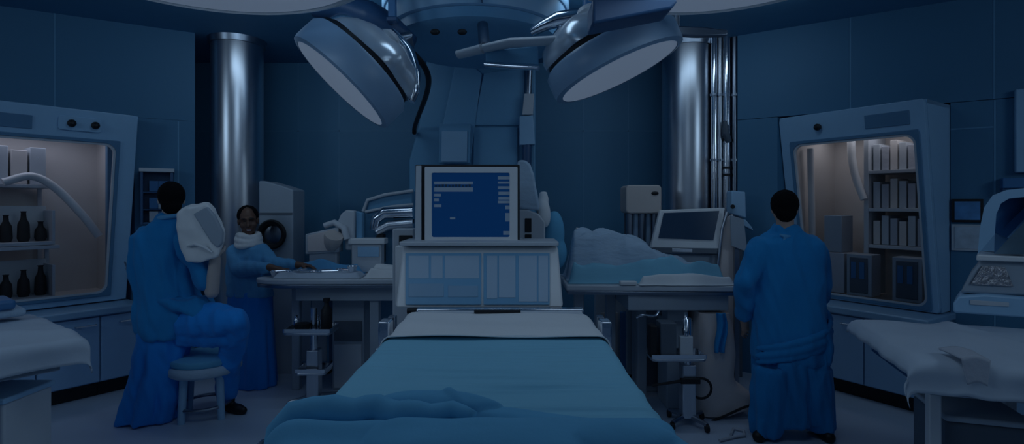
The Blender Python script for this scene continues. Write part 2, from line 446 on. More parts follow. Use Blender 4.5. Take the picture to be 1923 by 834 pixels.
cabinet_run(RF, (.01, .30, .74, 1.20), ['blue base cabinet under the right hood, behind the standing person in blue',
            'blue base cabinet under the right hood, just right of the standing person', 'blue base cabinet under the right hood, behind the white draped stretcher'],
            'base cabinets under the right hood', .44, .70, -1)
def top(fr, a0, a1, label):
    mb = MB(); fr.box(mb, a0, a1, -.63, .03, .705, .765)
    o = put('worktop', mb, M['count'], None, .012); tag(o, label, 'worktop')
top(LF, -.03, 1.54, 'pale blue worktop running beneath the left fume hood')
top(RF, .01, 1.20, 'pale blue worktop running beneath the right fume hood')
# cabinet of drawers that ends the run on the right, partly under the sheet
t = thing('drawer_unit', RF(1.42, -.2, 0), 'pale blue drawer unit with dark open slot under the right stretcher sheet', 'drawer unit')
mb = MB(); RF.box(mb, 1.21, 1.66, -.40, -.02, .12, .70); put('carcass', mb, M['cab'], t)
mb = MB(); RF.box(mb, 1.21, 1.66, -.38, -.08, 0, .119); put('toe_kick', mb, M['black'], t)
mb = MB(); RF.box(mb, 1.22, 1.65, -.018, 0, .14, .34); put('drawer', mb, M['cab'], t, .004)
mb = MB(); RF.box(mb, 1.24, 1.62, -.018, .004, .37, .60); put('slot', mb, M['black'], t, .004)

# ------------------------------------------------------------------ things inside the hoods
def stand_in(fr, a0, a1, b0, b1, z0, z1, name, label, cat, m, group=None, bevel=.006):
    mb = MB(); fr.box(mb, a0, a1, b0, b1, z0, z1); o = put(name, mb, m, None, bevel); return tag(o, label, cat, group)
# left chamber: tall white boxes on a shelf above, two racks of dark flasks, a slanting white duct
LZ = .80
def hood_shelf(fr, a0, a1, b0, b1, z, label, feet):
    t = thing('shelf', fr((a0 + a1) / 2, (b0 + b1) / 2, LZ), label, 'shelf')
    mb = MB(); fr.box(mb, a0, a1, b0, b1, z - .03, z); put('board', mb, M['offw'], t, .003)
    for aa in feet:
        mb = MB(); fr.box(mb, aa - .015, aa + .015, b0, b0 + .03, LZ + .021, z - .031); put('post', mb, M['offw'], t)
    return t
hood_shelf(LF, .46, 1.30, -.95, -.62, 1.83, 'grey white upper shelf inside the left hood holding tall boxes', (.49, 1.27))
for i in range(6):
    a = .50 + i * .125
    stand_in(LF, a, a + .11, -.90, -.66, 1.832, 2.16 - .03 * (i % 2), 'file_box', ['tall white box at the inner end of the upper left hood shelf', 'tall white box second on the upper left hood shelf',
             'tall white box third on the upper left hood shelf', 'tall white box fourth on the upper left hood shelf', 'tall white box fifth on the upper left hood shelf', 'tall white box at the outer end of the upper left hood shelf'][i],
             'box', M['liner'] if i % 2 else M['offw'], 'tall white boxes inside the left hood')
def flask_rack(fr, a0, a1, b0, b1, z, label):
    t = thing('flask_rack', fr((a0 + a1) / 2, (b0 + b1) / 2, z), label, 'rack')
    mb = MB(); fr.box(mb, a0, a1, b0, b1, z, z + .03); put('tray', mb, M['offw'], t, .004)
    mb = MB(); fr.box(mb, a0, a1, b0, b0 + .012, z + .031, z + .34); put('back_plate', mb, M['white'], t, .003)
    for aa in (a0, a1 - .02):
        mb = MB(); fr.box(mb, aa, aa + .02, b0 + .013, b1, z + .031, z + .30); put('end_plate', mb, M['offw'], t, .003)
    return t
fl = None
FLW = ['inner end', 'second place', 'third place', 'fourth place', 'fifth place', 'outer end']
for r, (z, nm) in enumerate(((1.30, 'upper'), (.89, 'lower'))):
    if r == 0: hood_shelf(LF, .45, 1.25, -.80, -.45, 1.298, 'grey white middle shelf inside the left hood under the upper flask rack', (.47, 1.23))
    else: pass
    zz = z + .002 if r == 0 else LZ + .024
    flask_rack(LF, .48, 1.22, -.76, -.46, zz, 'white %s rack of dark speckled flasks inside the left hood' % nm)
    for i in range(6):
        c = LF(.55 + i * .113, -.60, zz + .032); h = .16 + .09 * ((i * 7 + r * 3) % 4) / 3
        mb = MB(); mb.lathe([(.034, 0), (.044, .03), (.040, h * .6), (.020, h * .8), (.017, h), (.024, h + .01), (.0, h + .012)], c, n=14)
        o = put('flask', mb, M['specimen'], None, ang=60)
        tag(o, 'dark speckled flask at the %s of the %s left hood rack' % (FLW[i], nm), 'flask', 'dark flasks inside the left hood')
mb = MB(); stube(mb, [LF(.80, -.56, 1.84), LF(.62, -.56, 1.90), LF(.46, -.54, 1.80), LF(.28, -.50, 1.56), LF(.16, -.48, 1.36)], .034, 14)
put_o = put('duct_hose', mb, M['white'], None, ang=60); tag(put_o, 'white slanting hose across the left hood chamber', 'hose')
mb = MB(); LF.box(mb, .045, .10, -.52, -.46, LZ + .03, 2.25); o = put('reflection_bar', mb, M['hooddk'], None, .004); tag(o, 'dark upright bar by the inner edge of the left hood window', 'bar')  # added bar stands in for the reflection of the chamber side
# right chamber
rack = thing('rack_tower', RF(.72, -.78, LZ), 'warm grey open rack tower inside the right hood', 'rack')
for aa in (.50, .98):
    mb = MB(); RF.box(mb, aa - .02, aa + .02, -.95, -.60, LZ, 2.30); put('side_panel', mb, M['offw'], rack, .003)
for z in (1.28, 1.62, 1.97):
    mb = MB(); RF.box(mb, .521, .959, -.95, -.60, z - .03, z); put('shelf', mb, M['offw'], rack, .003)
nm = {1.282: 'lowest', 1.622: 'middle', 1.972: 'top'}
pos = ['first', 'second', 'third', 'fourth', 'fifth', 'sixth']
for z in (1.282, 1.622, 1.972):
    for i in range(6):
        h = .22 + .05 * ((i * 5 + int(z * 10)) % 3) / 2
        stand_in(RF, .535 + i * .07, .535 + i * .07 + .056, -.90, -.66, z, z + h, 'sample_box', '%s upright sample box from the left on the %s right hood rack shelf' % (pos[i], nm[z]),
                 'box', [M['liner'], M['offw'], M['towel']][(i + int(z * 10)) % 3], 'sample boxes on the right hood rack', .004)
for a0, a1, nmx in ((.43, .64, 'left'), (.80, 1.02, 'right')):
    t = thing('instrument_cabinet', RF((a0 + a1) / 2, -.45, LZ), 'small dark grey glass fronted cabinet, %s of two low in the right hood' % nmx, 'cabinet')
    mb = MB(); RF.box(mb, a0, a1, -.56, -.38, LZ + .022, 1.20); put('case', mb, M['grey'], t, .006)
    mb = MB(); RF.box(mb, a0 + .03, a1 - .03, -.379, -.372, LZ + .05, 1.17); put('glass_door', mb, M['dgrey'], t, .004)
    for k in (0, 1):
        mb = MB(); RF.box(mb, a0 + .045 + k * .07, a0 + .085 + k * .07, -.371, -.366, .98, 1.13); put('display', mb, M['mblue'], t)
stand_in(RF, .20, .36, -.66, -.44, 1.20, 1.55, 'blue_grey_case'.replace('blue_grey_', 'instrument_'), 'tall grey instrument case hanging low on the inner side of the right hood', 'case', M['grey'])
stand_in(RF, .12, .40, -.68, -.40, LZ + .022, 1.198, 'drawer_case', 'pale grey case with dark mottled front low inside the right hood', 'case', M['towel'])
for k, (aa, top_z, dx, lab) in enumerate(((.16, 2.2, .02, 'white leaning post nearest the inner edge of the right hood window'), (.37, 2.22, .13, 'white curved suction hose hanging inside the right hood'))):
    mb = MB()
    if k == 0: mb.tube([RF(.11, -.42, LZ + .03), RF(.11, -.36, 2.2)], .030, 14)
    else: stube(mb, [RF(.36, -.62, 2.30), RF(.38, -.60, 2.08), RF(.43, -.58, 1.88), RF(.50, -.56, 1.70)], [.035, .035, .034, .03], 14)
    o = put('support_post' if k == 0 else 'suction_hose', mb, M['white'], None, ang=60); tag(o, lab, 'post' if k == 0 else 'hose')
# ------------------------------------------------------------------ steel columns
def column(px, Y, r, label):
    c = P(px, 0, Y)
    t = thing('steel_column', (c.x, Y, 0), label, 'column'); t['kind'] = 'structure'
    mb = MB(); mb.lathe([(r, .121), (r, CEIL - .06)], (c.x, Y, 0), n=64); put('shaft', mb, M['steel'], t, ang=60)
    mb = MB(); mb.lathe([(r + .03, 0), (r + .03, .10), (r + .005, .12), (0, .12)], (c.x, Y, 0), n=64); put('base_ring', mb, M['dsteel'], t)
    mb = MB(); mb.lathe([(0, CEIL - .059), (r + .02, CEIL - .059), (r + .03, CEIL)], (c.x, Y, 0), n=64); put('top_ring', mb, M['dsteel'], t)
column(446, 5.45, .245, 'round brushed steel column rising behind the woman at the table')
column(1290, 5.55, .25, 'round brushed steel column rising behind the tilted dark screen')

# ------------------------------------------------------------------ service column in the middle of the back wall
YS = 5.5
t = thing('service_column', P(888, 600, YS) * 1, 'wide blue panelled service column behind the upright monitor', 'service column'); t.location.z = 0; WM[t] = Matrix.Translation(t.location); t.matrix_world = WM[t]
def xs(px, Y=YS): return (px - CX) / FPX * Y
def zs_(py, Y=YS): return CAMZ + (HZ - py) / FPX * Y
mb = MB()
pts = [(768, 640), (768, 300), (786, 235), (800, 150), (800, 40), (1006, 40), (1006, 640)]
mb.extr([V((xs(a), YS, max(.002, zs_(b)))) for a, b in pts], (0, .75, 0)); put('body', mb, M['paneld'], t, .02)
for pts, off in (([(860, 100), (905, 140), (884, 300), (836, 300), (832, 236)], .03), ([(909, 138), (985, 128), (985, 236), (890, 236)], .02),
                 ([(890, 240), (972, 240), (972, 460), (886, 460)], .02)):
    mb = MB(); mb.extr([V((xs(a), YS - .002, zs_(b))) for a, b in pts], (0, -off, 0)); put('cover_plate', mb, M['panel'], t, .006)
mb = MB(); mb.extr([V((xs(a), YS - .034, zs_(b))) for a, b in ((828, 236), (886, 236), (884, 308), (827, 308))], (0, -.10, 0)); b = put('junction_box', mb, M['panel'], t, .008)
mb = MB(); mb.extr([V((xs(a), YS - .136, zs_(b))) for a, b in ((833, 250), (880, 250), (879, 306), (832, 306))], (0, -.012, 0)); put('lid', mb, M['hoodm'], b, .004)
# connector block hanging on the column's right edge
t = thing('connector_block', (xs(988), YS - .06, zs_(276)), 'pale boxy cable connector hanging on the right edge of the service column', 'connector')
mb = MB(); mb.extr([V((xs(a), YS - .03, zs_(b))) for a, b in ((975, 222), (1000, 220), (1004, 274), (975, 275))], (0, -.10, 0)); put('housing', mb, M['hoodm'], t, .008)
mb = MB(); mb.extr([V((xs(a), YS - .035, zs_(b))) for a, b in ((984, 180), (1002, 180), (1000, 219), (980, 219))], (0, -.08, 0)); put('plug', mb, M['offw'], t, .006)
mb = MB(); mb.tube([V((xs(992), YS - .07, zs_(181))), V((xs(994), YS - .07, zs_(130)))], .03, 12); put('conduit', mb, M['dsteel'], t)
mb = MB(); mb.tube([V((xs(989), YS - .08, zs_(274))), V((xs(988), YS - .08, zs_(330)))], .05, 12); put('lower_conduit', mb, M['navy'], t)

# ------------------------------------------------------------------ ceiling hub and its boxes
YH = 4.0
def hub_pt(px, py, Y): return P(px, py, Y)
t = thing('ceiling_hub', P(895, 0, 4.45), 'big pale blue rounded ceiling hub with two dark knobs above the monitor', 'ceiling hub'); t.location.z = CEIL; WM[t] = Matrix.Translation(t.location); t.matrix_world = WM[t]
hc = V((P(895, 0, 4.45).x, 4.45, 0)); R0 = .70
def hubring(r, z0, z1): return [(0, z0), (r * .97, z0), (r, z0 + .02), (r, z1), (r * .97, z1 + .01), (0, z1 + .01)]
mb = MB(); mb.lathe([(0, 2.945), (R0 * .86, 2.945), (R0 * .98, 2.985), (R0 * .98, 3.06)], hc, n=72); put('lower_skirt', mb, M['panel'], t, ang=50)
mb = MB(); mb.lathe([(R0 * .98, 3.062), (R0 * 1.02, 3.07), (R0 * 1.06, 3.22), (R0 * 1.06, 3.228)], hc, n=72); put('drum', mb, M['hoodm'], t, ang=50)
mb = MB(); mb.lathe([(R0 * 1.08, 3.23), (R0 * 1.10, 3.25), (R0 * 1.10, CEIL - .002), (0, CEIL - .002)], hc, n=72); put('upper_rim', mb, M['hoodm'], t, ang=50)
for px in (817, 868):
    Yk = 3.745; c = P(px, 60, Yk); mb = MB(); mb.ell(c, (.034, .02, .022), 16, 8); put('knob', mb, M['black'], t)
mb = MB(); c = P(905, 40, 3.72); mb.bmm((c.x - .004, c.y - .012, 3.07), (c.x + .004, c.y + .03, 3.22)); put('joint_line', mb, M['navy'], t)

# hanging pendant box to the right of the hub (navy) and a dark shade on the left
t = thing('pendant_box', P(1190, 20, 2.8), 'dark navy box hung under the left side of the right ceiling disc lamp', 'pendant')
mb = MB(); mb.extr([P(a, b, 2.75) for a, b in ((1113, 45), (1262, 16), (1272, 3), (1272, -4), (1113, -4))], (0, .20, 0)); put('box', mb, M['navy'], t, .02)
c = P(1190, -4, 2.83); mb = MB(); mb.cyl((c.x, c.y, 2.70), (c.x, c.y, 2.737), .05); put('stem', mb, M['dsteel'], t)
t = thing('lamp_pole', P(1106, 50, 3.46), 'blue pole dropping from the ceiling into the right surgical lamp joint', 'pole'); 
c = P(1106, 50, 3.46); mb = MB(); mb.cyl((c.x, c.y, c.z), (c.x, c.y, CEIL), .042); put('tube', mb, M['mblue'], t); mb = MB(); mb.lathe([(0, -.012), (.05, -.012), (.05, .03), (.043, .034)], c, n=24); put('collar', mb, M['chrome'], t)
t = thing('lamp_pole', P(760, 40, 3.62), 'blue square post hanging beside the ceiling hub, left of its knobs', 'pole')
c = P(737, 34, 3.62); mb = MB(); mb.bmm((c.x - .025, c.y - .025, c.z), (c.x + .025, c.y + .025, CEIL)); put('tube', mb, M['mblue'], t, .006)
mb = MB(); mb.bmm((c.x - .035, c.y - .035, c.z - .03), (c.x + .035, c.y + .035, c.z - .001)); put('collar', mb, M['navy'], t, .006)
# navy curved shade between the left disc lamp and the hub
t = thing('lamp_shroud', P(690, 40, 3.75), 'navy curved shroud above the left surgical lamp', 'shroud')
mb = MB(); path = [P(585, 18, 3.72), P(640, 18, 3.75), P(690, 36, 3.78), P(735, 58, 3.8), P(778, 78, 3.8)]
stube(mb, path, [.06, .13, .165, .14, .05], 24, .75); put('shroud', mb, M['navy'], t, ang=70)
c = P(660, 0, 3.75); mb = MB(); mb.cyl((c.x, c.y, 3.10), (c.x, c.y, CEIL), .05); put('stem', mb, M['dsteel'], t)

# ------------------------------------------------------------------ ceiling disc lamps (they light the room)
def disc_lamp(px, R, label, watts):
    z = 2.75; Yc = 3.085 - R; x = (px - CX) / FPX * 2.857
    t = thing('disc_lamp', (x, Yc, CEIL), label, 'ceiling lamp')
    mb = MB(); mb.lathe([(0, z + .16), (R * .7, z + .16), (R, z + .05), (R, z), (R - .035, z - .012), (R - .05, z + .004), (0, z + .004)], (x, Yc, 0), n=96); put('housing', mb, M['white'], t, ang=50)
    mb = MB(); mb.lathe([(R - .055, z + .003), (R - .055, z - .004), (0, z - .004), (0, z + .003)], (x, Yc, 0), n=96); put('diffuser', mb, M['lampglow'], t, ang=50)
    mb = MB(); mb.cyl((x, Yc, z + .161), (x, Yc, CEIL), .07); put('stem', mb, M['dsteel'], t)
    for k in range(3):
        a = k * 2 * PI / 3 + .5; mb = MB(); mb.cyl((x + .5 * math.cos(a), Yc + .5 * math.sin(a), z + .161), (x + .5 * math.cos(a), Yc + .5 * math.sin(a), CEIL), .015, n=10); put('hanger', mb, M['dsteel'], t)
    li = bpy.data.lights.new('disc_light', 'AREA'); li.shape = 'DISK'; li.size = 1.1; li.energy = watts; li.color = LCOL
    lo = bpy.data.objects.new('disc_light', li); COL.objects.link(lo); lo.location = (x, Yc - .10, z - .012)
disc_lamp(471, .80, 'huge white disc lamp at the top of the photo on the left', DISCW)
disc_lamp(1292, .75, 'huge white disc lamp at the top of the photo on the right', DISCW)

# ------------------------------------------------------------------ surgical lamps
def surgical_lamp(c, n, up, R, T, label, glint):
    """c: centre of the glowing face, n: direction it shines, up: towards the yoke"""
    c = V(c); n = V(n).normalized(); t = thing('surgical_lamp', c, label, 'surgical lamp')
    mb = MB(); mb.lathe([(R * .90, .004), (R * .985, -.006), (R, -.03), (R * 1.0, -T * .85), (R * .95, -T), (R * .90, -T)], c, n, n=72, cap=False); put('rim_band', mb, M['band'], t, ang=45)
    mb = MB(); mb.lathe([(R * .895, .0), (R * .895, -.02), (0, -.02), (0, 0.0)], c, n, n=72); put('glowing_face', mb, M['lampglow'], t)
    mb = MB(); mb.lathe([(R * .91, -T - .004), (R * .91, -T - .03), (R * .80, -T - .035)], c, n, n=72); put('dark_groove', mb, M['black'], t, ang=50)
    mb = MB(); k = 12; rs = []
    w_ = n; u = (V(up) - n * V(up).dot(n)).normalized(); v = w_.cross(u)
    prof = [(R * .88, T + .036), (R * .86, T + .08), (R * .76, T + .15), (R * .58, T + .21), (R * .34, T + .255), (R * .15, T + .27), (0.001, T + .272)]
    for r, h in prof:
        rs.append([c - n * h + u * (R * .20 * (h - T) / .26) + (u * math.cos(2 * PI * j / 72) + v * math.sin(2 * PI * j / 72)) * r * (1 + .05 * math.cos(6 * 2 * PI * j / 72)) for j in range(72)])
    mb.rings(rs); put('reflector_back', mb, M['polish'], t, ang=50)
    for s in (-1, 1):
        q = c - n * (T + .24) + v * (R * .35 * s) + u * R * .15
        mb = MB(); mb.lathe([(.07, -.06), (.075, .0), (.05, .03), (0, .032)], q, -n, 20); put('cooling_cap', mb, M['offw'], t)
    j = c - n * (T + .26) + u * R * .3
    return t, j, u, v
P1 = P(640, 160, 3.6); n1 = V((-.645, -.215, -.733))
t, j1, u, v = surgical_lamp(P1, n1, (.75, 0, -.66), .41, .20, 'big tilted surgical lamp on the left, shining down to the left', 1)
# yoke of the left lamp: chrome arm hugging its back, wrapping round its right end
mb = MB(); cc = P1; nn = n1.normalized()
path = [cc - nn * .52 - u * .02, cc - nn * .50 + u * .14, cc - nn * .42 + u * .28, cc - nn * .32 + u * .38, cc - nn * .24 + u * .42]
stube(mb, path, [.05, .06, .055, .045, .03], 16, .7); yk = put('yoke', mb, M['chrome'], t, ang=60)
mb = MB(); stube(mb, [cc - nn * .25 - u * .36, cc - nn * .36 - u * .30, cc - nn * .45 - u * .12, cc - nn * .51 + u * .06], [.04, .055, .04, .045], 14); put('handle_bar', mb, M['chrome'], t, ang=60)
mb = MB(); e = P(770, 82, 3.8); mb.tube([cc - nn * .50 + u * .05, cc - nn * .56 + u * .08, e + V((-.02, 0, -.03))], .05, 14); put('swivel', mb, M['dsteel'], t, ang=60)
# black cable looping from the yoke down to the service column
o = None; mb = MB(); stube(mb, [P(776, 100, 3.82), P(796, 124, 3.9), P(805, 150, 4.1), P(800, 180, 4.5), P(787, 215, 5.0), P(779, 238, 5.38), P(778, 250, 5.47)], .022, 12)
o = put('power_cable', mb, M['black'], None, ang=70); tag(o, 'thick black cable curving down beside the left surgical lamp', 'cable')

n2 = V((.40, -.055, -.915)); P2 = P(1162, 137, 3.52)
t, j2, u, v = surgical_lamp(P2, n2, (-.91, 0, -.42), .45, .17, 'big tilted surgical lamp on the right, shining down to the right', 1)
nn = n2.normalized()
mb = MB(); stube(mb, [P2 - nn * .33 - u * .28, P2 - nn * .42 - u * .1, P2 - nn * .43 + u * .12, P2 - nn * .36 + u * .30, P2 - nn * .24 + u * .42], [.03, .05, .07, .06, .03], 16, .75); put('yoke', mb, M['chrome'], t, ang=60)
mb = MB(); c = P(1098, 72, 3.45); mb.ell(c, (.105, .10, .085), 24, 14); put('joint_housing', mb, M['offw'], t)
# chrome spring arm from the joint leftwards, carried by the hub
t = thing('spring_arm', P(940, 100, 3.55), 'chrome spring arm reaching from the hub to the right surgical lamp', 'lamp arm')
mb = MB(); mb.tube([P(860, 103, 3.68), P(905, 92, 3.62)], [.045, .05], 14, .6); put('end_cap', mb, M['offw'], t, .0, ang=50)
mb = MB(); mb.tube([P(909, 91, 3.61), P(960, 80, 3.55), P(1008, 78, 3.48), P(1062, 74, 3.40)], [.045, .05, .05, .045], 14, .6); put('upper_link', mb, M['offw'], t, ang=50)
mb = MB(); mb.tube([P(911, 122, 3.61), P(960, 126, 3.56), P(1012, 128, 3.5)], [.028, .03, .03], 12, .5); put('lower_link', mb, M['chrome'], t, ang=50)
mb = MB(); mb.extr([P(a, b, 3.62) for a, b in ((912, 95), (1010, 86), (1012, 122), (912, 116))], (0, .05, 0)); put('web_plate', mb, M['paneld'], t, .006)
mb = MB(); mb.tube([P(910, 88, 3.66), P(908, 60, 3.78), P(906, 44, 3.86)], .04, 12); put('root', mb, M['dsteel'], t)
mb = MB(); mb.tube([P(1000, 60, 3.6), P(1020, 48, 3.55), P(1050, 36, 3.5), P(1085, 30, 3.45), P(1104, 36, 3.41)], [.03, .04, .05, .05, .04], 12); o = put('hose_bundle', mb, M['chrome'], None, ang=60); tag(o, 'shiny crumpled hose above the right lamp arm, beside the blue pole', 'hose')
# flat pale arm blade right of the right lamp
t = thing('arm_blade', P(1320, 60, 3.7), 'thin pale metal arm sticking out above the right column', 'arm')
mb = MB(); mb.extr([P(a, b, 3.7) for a, b in ((1262, 48), (1320, 50), (1367, 56), (1367, 66), (1310, 67), (1262, 64))], (0, .06, 0)); put('blade', mb, M['dsteel'], t, .008)
mb = MB(); c = P(1268, 50, 3.73); mb.cyl((c.x, c.y, c.z - .05), (c.x, c.y, CEIL), .03); put('hanger', mb, M['dsteel'], t)

# ------------------------------------------------------------------ the bed in the middle
BX0, BX1, BZ, BC = -.62, .44, 1.0, -.08
HW = .54
t = thing('operating_bed', (BC, 2.1, 0), 'wide operating bed in the middle foreground, under blue and white sheets', 'bed')
mb = MB(); mb.prism(rrect(BX0 + .02, BX1 - .02, .75, 3.18, .05), BZ - .13, BZ - .012); put('mattress', mb, M['navy'], t, .02)
mb = MB(); mb.prism(rrect(BX0 + .03, BX1 - .03, .76, 3.17, .04), BZ - .19, BZ - .131); put('deck', mb, M['dsteel'], t, .008)
mb = MB(); mb.prism(rrect(BC - .20, BC + .20, 1.7, 2.35, .05), .14, BZ - .191); put('pedestal', mb, M['grey'], t, .01)
mb = MB(); mb.prism(rrect(BC - .36, BC + .36, 1.1, 2.9, .08), .07, .139); put('base_plate', mb, M['dgrey'], t, .01)
for x in (-.33, .15):
    for y in (1.2, 2.8):
        mb = MB(); mb.cyl((x - .02, y, .035), (x + .02, y, .035), .035, n=20); put('caster', mb, M['black'], t)
for s, x in ((-1, BX0 - .06), (1, BX1 + .06)):
    mb = MB(); mb.bmm((x - .012, 2.70, BZ - .12), (x + .012, 3.1, BZ - .08)); r = put('side_rail', mb, M['chrome'], t, .004)
    mb = MB(); mb.bmm((x - .03 - .0, 2.82, BZ - .14), (x + .03, 2.92, BZ + .03)); put('rail_clamp', mb, M['chrome'], r, .008)
    mb = MB(); mb.bmm((x - .02, 3.0, BZ - .17), (x + .02, 3.06, BZ + .02)); put('rail_clamp', mb, M['dsteel'], r, .006)
# black head roll and silver clamps right at the foot of the console
mb = MB(); mb.bmm((BX0 + .06, 3.10, BZ + .002), (BX1 - .02, 3.16, BZ + .045)); put('head_bar', mb, M['chrome'], t, .012)
mb = MB(); mb.bmm((-.22, 3.085, BZ + .022), (.05, 3.098, BZ + .040)); put('slot_label', mb, M['black'], t, .002)

def bedcurve(s, Y, drop=.30, r=.05, hw=HW, lift=0.0):
    """s: signed arc distance from the middle of the bed across the sheet"""
    a = abs(s); sg = 1 if s >= 0 else -1
    flat = hw - r
    if a < flat: x, z, n = a, 0.0, V((0, 0, 1))
    elif a < flat + r * PI / 2:
        q = (a - flat) / r; x, z = flat + r * math.sin(q), -r * (1 - math.cos(q)); n = V((math.sin(q) * sg, 0, math.cos(q)))
    else:
        dd = a - flat - r * PI / 2; x, z = hw, -r - dd; n = V((sg, 0, 0))
        fold = min(1, dd / .15)
        x += fold * (.018 * math.sin(Y * 17 + sg) + .012 * math.sin(Y * 29 + 1.3) + .02)
    return V((BC + sg * x, Y, BZ + lift + z)), n
def gauss(d, s): return math.exp(-(d / s) ** 2)
# white head sheet
def f(u, v):
    s = (u * 2 - 1) * (HW + .09); Y = 2.50 + v * .61
    p, n = bedcurve(s, Y, lift=.016 + .016 * gauss(Y - 2.50, .05))
    return p + n * (.003 * math.sin(Y * 21 + s * 3) + .004 * math.sin(s * 9 + Y * 4))
mb = MB(); mb.grid(60, 30, f); o = put('head_sheet', mb, M['linen'], None, solid=.006, ang=180); tag(o, 'white sheet across the head of the middle operating bed', 'sheet')
# blue sheet
def f(u, v):
    s = (u * 2 - 1) * (HW + .36); Y = .80 + v * 1.78
    p, n = bedcurve(s, Y, lift=.012)
    h = 0
    for (y0, sl, amp, wd, c, ln) in ((2.32, .03, .006, .010, -.1, .4), (2.22, -.06, .006, .009, -.05, .35), (2.12, .05, .008, .010, -.05, .4), (2.02, -.10, .013, .011, -.05, .33), (1.95, -.06, .012, .010, .05, .3),
                                     (1.86, -.03, .014, .011, .22, .33), (1.80, .04, .008, .010, .1, .4), (1.66, -.02, .012, .012, .3, .3), (1.56, .02, .009, .012, .25, .3)):
        yy = y0 + sl * s + .05 * (s - c) ** 2
        h += amp * (gauss(Y - yy, wd) - .5 * gauss(Y - yy - .03, wd)) * gauss(s - c, ln)
    h += .004 * noise.noise(V((s * 3, Y * 6, 0)))
    return p + n * h
mb = MB(); mb.grid(150, 260, f); o = put('blue_sheet', mb, M['sheet'], None, solid=.006, ang=180); tag(o, 'smooth pale blue sheet covering the middle operating bed', 'sheet')
# bunched blanket at the near end
RID = [(-.95, 1.32), (-.78, 1.42), (-.62, 1.53), (-.48, 1.58), (-.30, 1.56), (-.10, 1.54), (.04, 1.52), (.32, 1.49)]
def ridge_y(s):
    for i in range(len(RID) - 1):
        if s <= RID[i + 1][0] or i == len(RID) - 2:
            k = (s - RID[i][0]) / (RID[i + 1][0] - RID[i][0]); return RID[i][1] + (RID[i + 1][1] - RID[i][1]) * smooth01(k)
def f(u, v):
    s = -.95 + u * 1.48
    ry = ridge_y(max(-.95, s)); top_ = ry + .055
    Y = .80 + v * (top_ - .80)
    p, n = bedcurve(s, Y, lift=.028)
    d = top_ - Y
    thick = 1 - smooth01((s + .02) / .40)
    h = (.006 + .030 * thick) * smooth01(d / .03) * (1 - .8 * smooth01((d - .06) / .05))
    # pleat lump that lifts towards the head end
    h += .036 * math.sqrt(max(0, 1 - ((s + .13) / .19) ** 2 - ((Y - 1.57) / .065) ** 2))
    h += .012 * gauss(s + .10 + (Y - 1.56) * .9, .012) * gauss(Y - 1.57, .05)
    # dark hollow, then a second padded roll and the near mound
    h += .035 * gauss(Y - 1.43 - .03 * s, .045) * (1 - smooth01((s + .30) / .25)) 
    h += .052 * math.sqrt(max(0, 1 - ((s - .10) / .40) ** 2 - ((Y - 1.36) / .12) ** 2))
    h += .030 * math.sqrt(max(0, 1 - ((s - .40) / .16) ** 2 - ((Y - 1.33) / .09) ** 2))
    h += .006 * noise.noise(V((s * 7, Y * 9, 3))) * smooth01(d / .05) + .006 * math.sin(s * 26 + Y * 14) * gauss(s + .62, .14)
    return p + n * max(h, -.004)
mb = MB(); mb.grid(190, 130, f); o = put('bunched_blanket', mb, M['blanket'], None, solid=.008, ang=180); tag(o, 'darker blue blanket bunched in thick folds over the near end of the bed', 'blanket')
path = []
for i in range(26):
    s_ = -.80 + i * .031; p_, n_ = bedcurve(s_, ridge_y(s_) - .055 + .012 * math.sin(i * .9), lift=.026); path.append(p_ + n_ * (.042 + .006 * math.sin(i * 1.7)))
mb = MB(); mb.tube(path, [.012 + .026 * math.sin(PI * min(1, (i + 1) / 27)) ** .6 for i in range(26)], 16, .85); put('rolled_hem', mb, M['blanket'], o, ang=180)
# silver rail sticking out at the lower left corner of the bed
t = thing('foot_rail', P(490, 830, 1.62), 'pale metal rail end poking out left of the bunched blanket', 'rail')
zz = BZ - .10
mb = MB(); mb.bmm((-.83, 1.54, zz), (-.68, 1.575, zz + .022)); put('bar', mb, M['white'], t, .006)
mb = MB(); mb.bmm((-.745, 1.53, zz + .023), (-.70, 1.585, zz + .055)); put('clamp', mb, M['chrome'], t, .006)
mb = MB(); mb.bmm((-.67, 1.50, zz - .02), (-.60, 1.62, zz + .015)); put('bracket', mb, M['dsteel'], t, .006)

# ------------------------------------------------------------------ console and monitor at the head of the bed
t = thing('light_box_console', (-.2, 3.5, 0), 'wide sloping light box console with pale lit panels at the bed head', 'console')
def cf(px, py): 
    k = (575 - py) / 110.0; return P(px, py, 3.26 + .22 * k)
mb = MB(); mb.extr([cf(a, b) for a, b in ((742, 578), (1058, 578), (1048, 465), (756, 465))], (0, .16, .03)); cs = put('body', mb, M['white'], t, .015)
def panel(name, x0, x1, y0, y1, m, par, off=.002, th=.010):
    mb = MB(); mb.extr([cf(a, b) + V((0, -off, 0)) for a, b in ((x0, y1), (x1, y1), (x1 - 3 * 0, y0), (x0, y0))], (0, -th, 0)); return put(name, mb, m, par, .003)
fr1 = panel('viewer_frame', 762, 904, 475, 572, M['panel'], t)
fr2 = panel('viewer_frame', 908, 1032, 475, 572, M['panel'], t)
for x0, x1, y0, y1, mm in ((768, 806, 480, 522, 'lightpanel2'), (810, 832, 480, 522, 'lightpanel2'), (836, 900, 480, 522, 'lightpanel2'), (768, 834, 532, 557, 'lightpanel'), (842, 898, 536, 557, 'lightpanel')):
    panel('lit_panel', x0, x1, y0, y1, M[mm], fr1, .0125, .004)
for x0, x1, y0, y1, mm in ((914, 934, 480, 560, 'lightpanel2'), (937, 968, 480, 558, 'lightpanel2'), (974, 1008, 480, 566, 'lightpanel2'), (1011, 1029, 480, 566, 'lightpanel2')):
    panel('lit_panel', x0, x1, y0, y1, M[mm], fr2, .0125, .004)
a, b = P(742, 462, 3.44), P(1046, 462, 3.44)
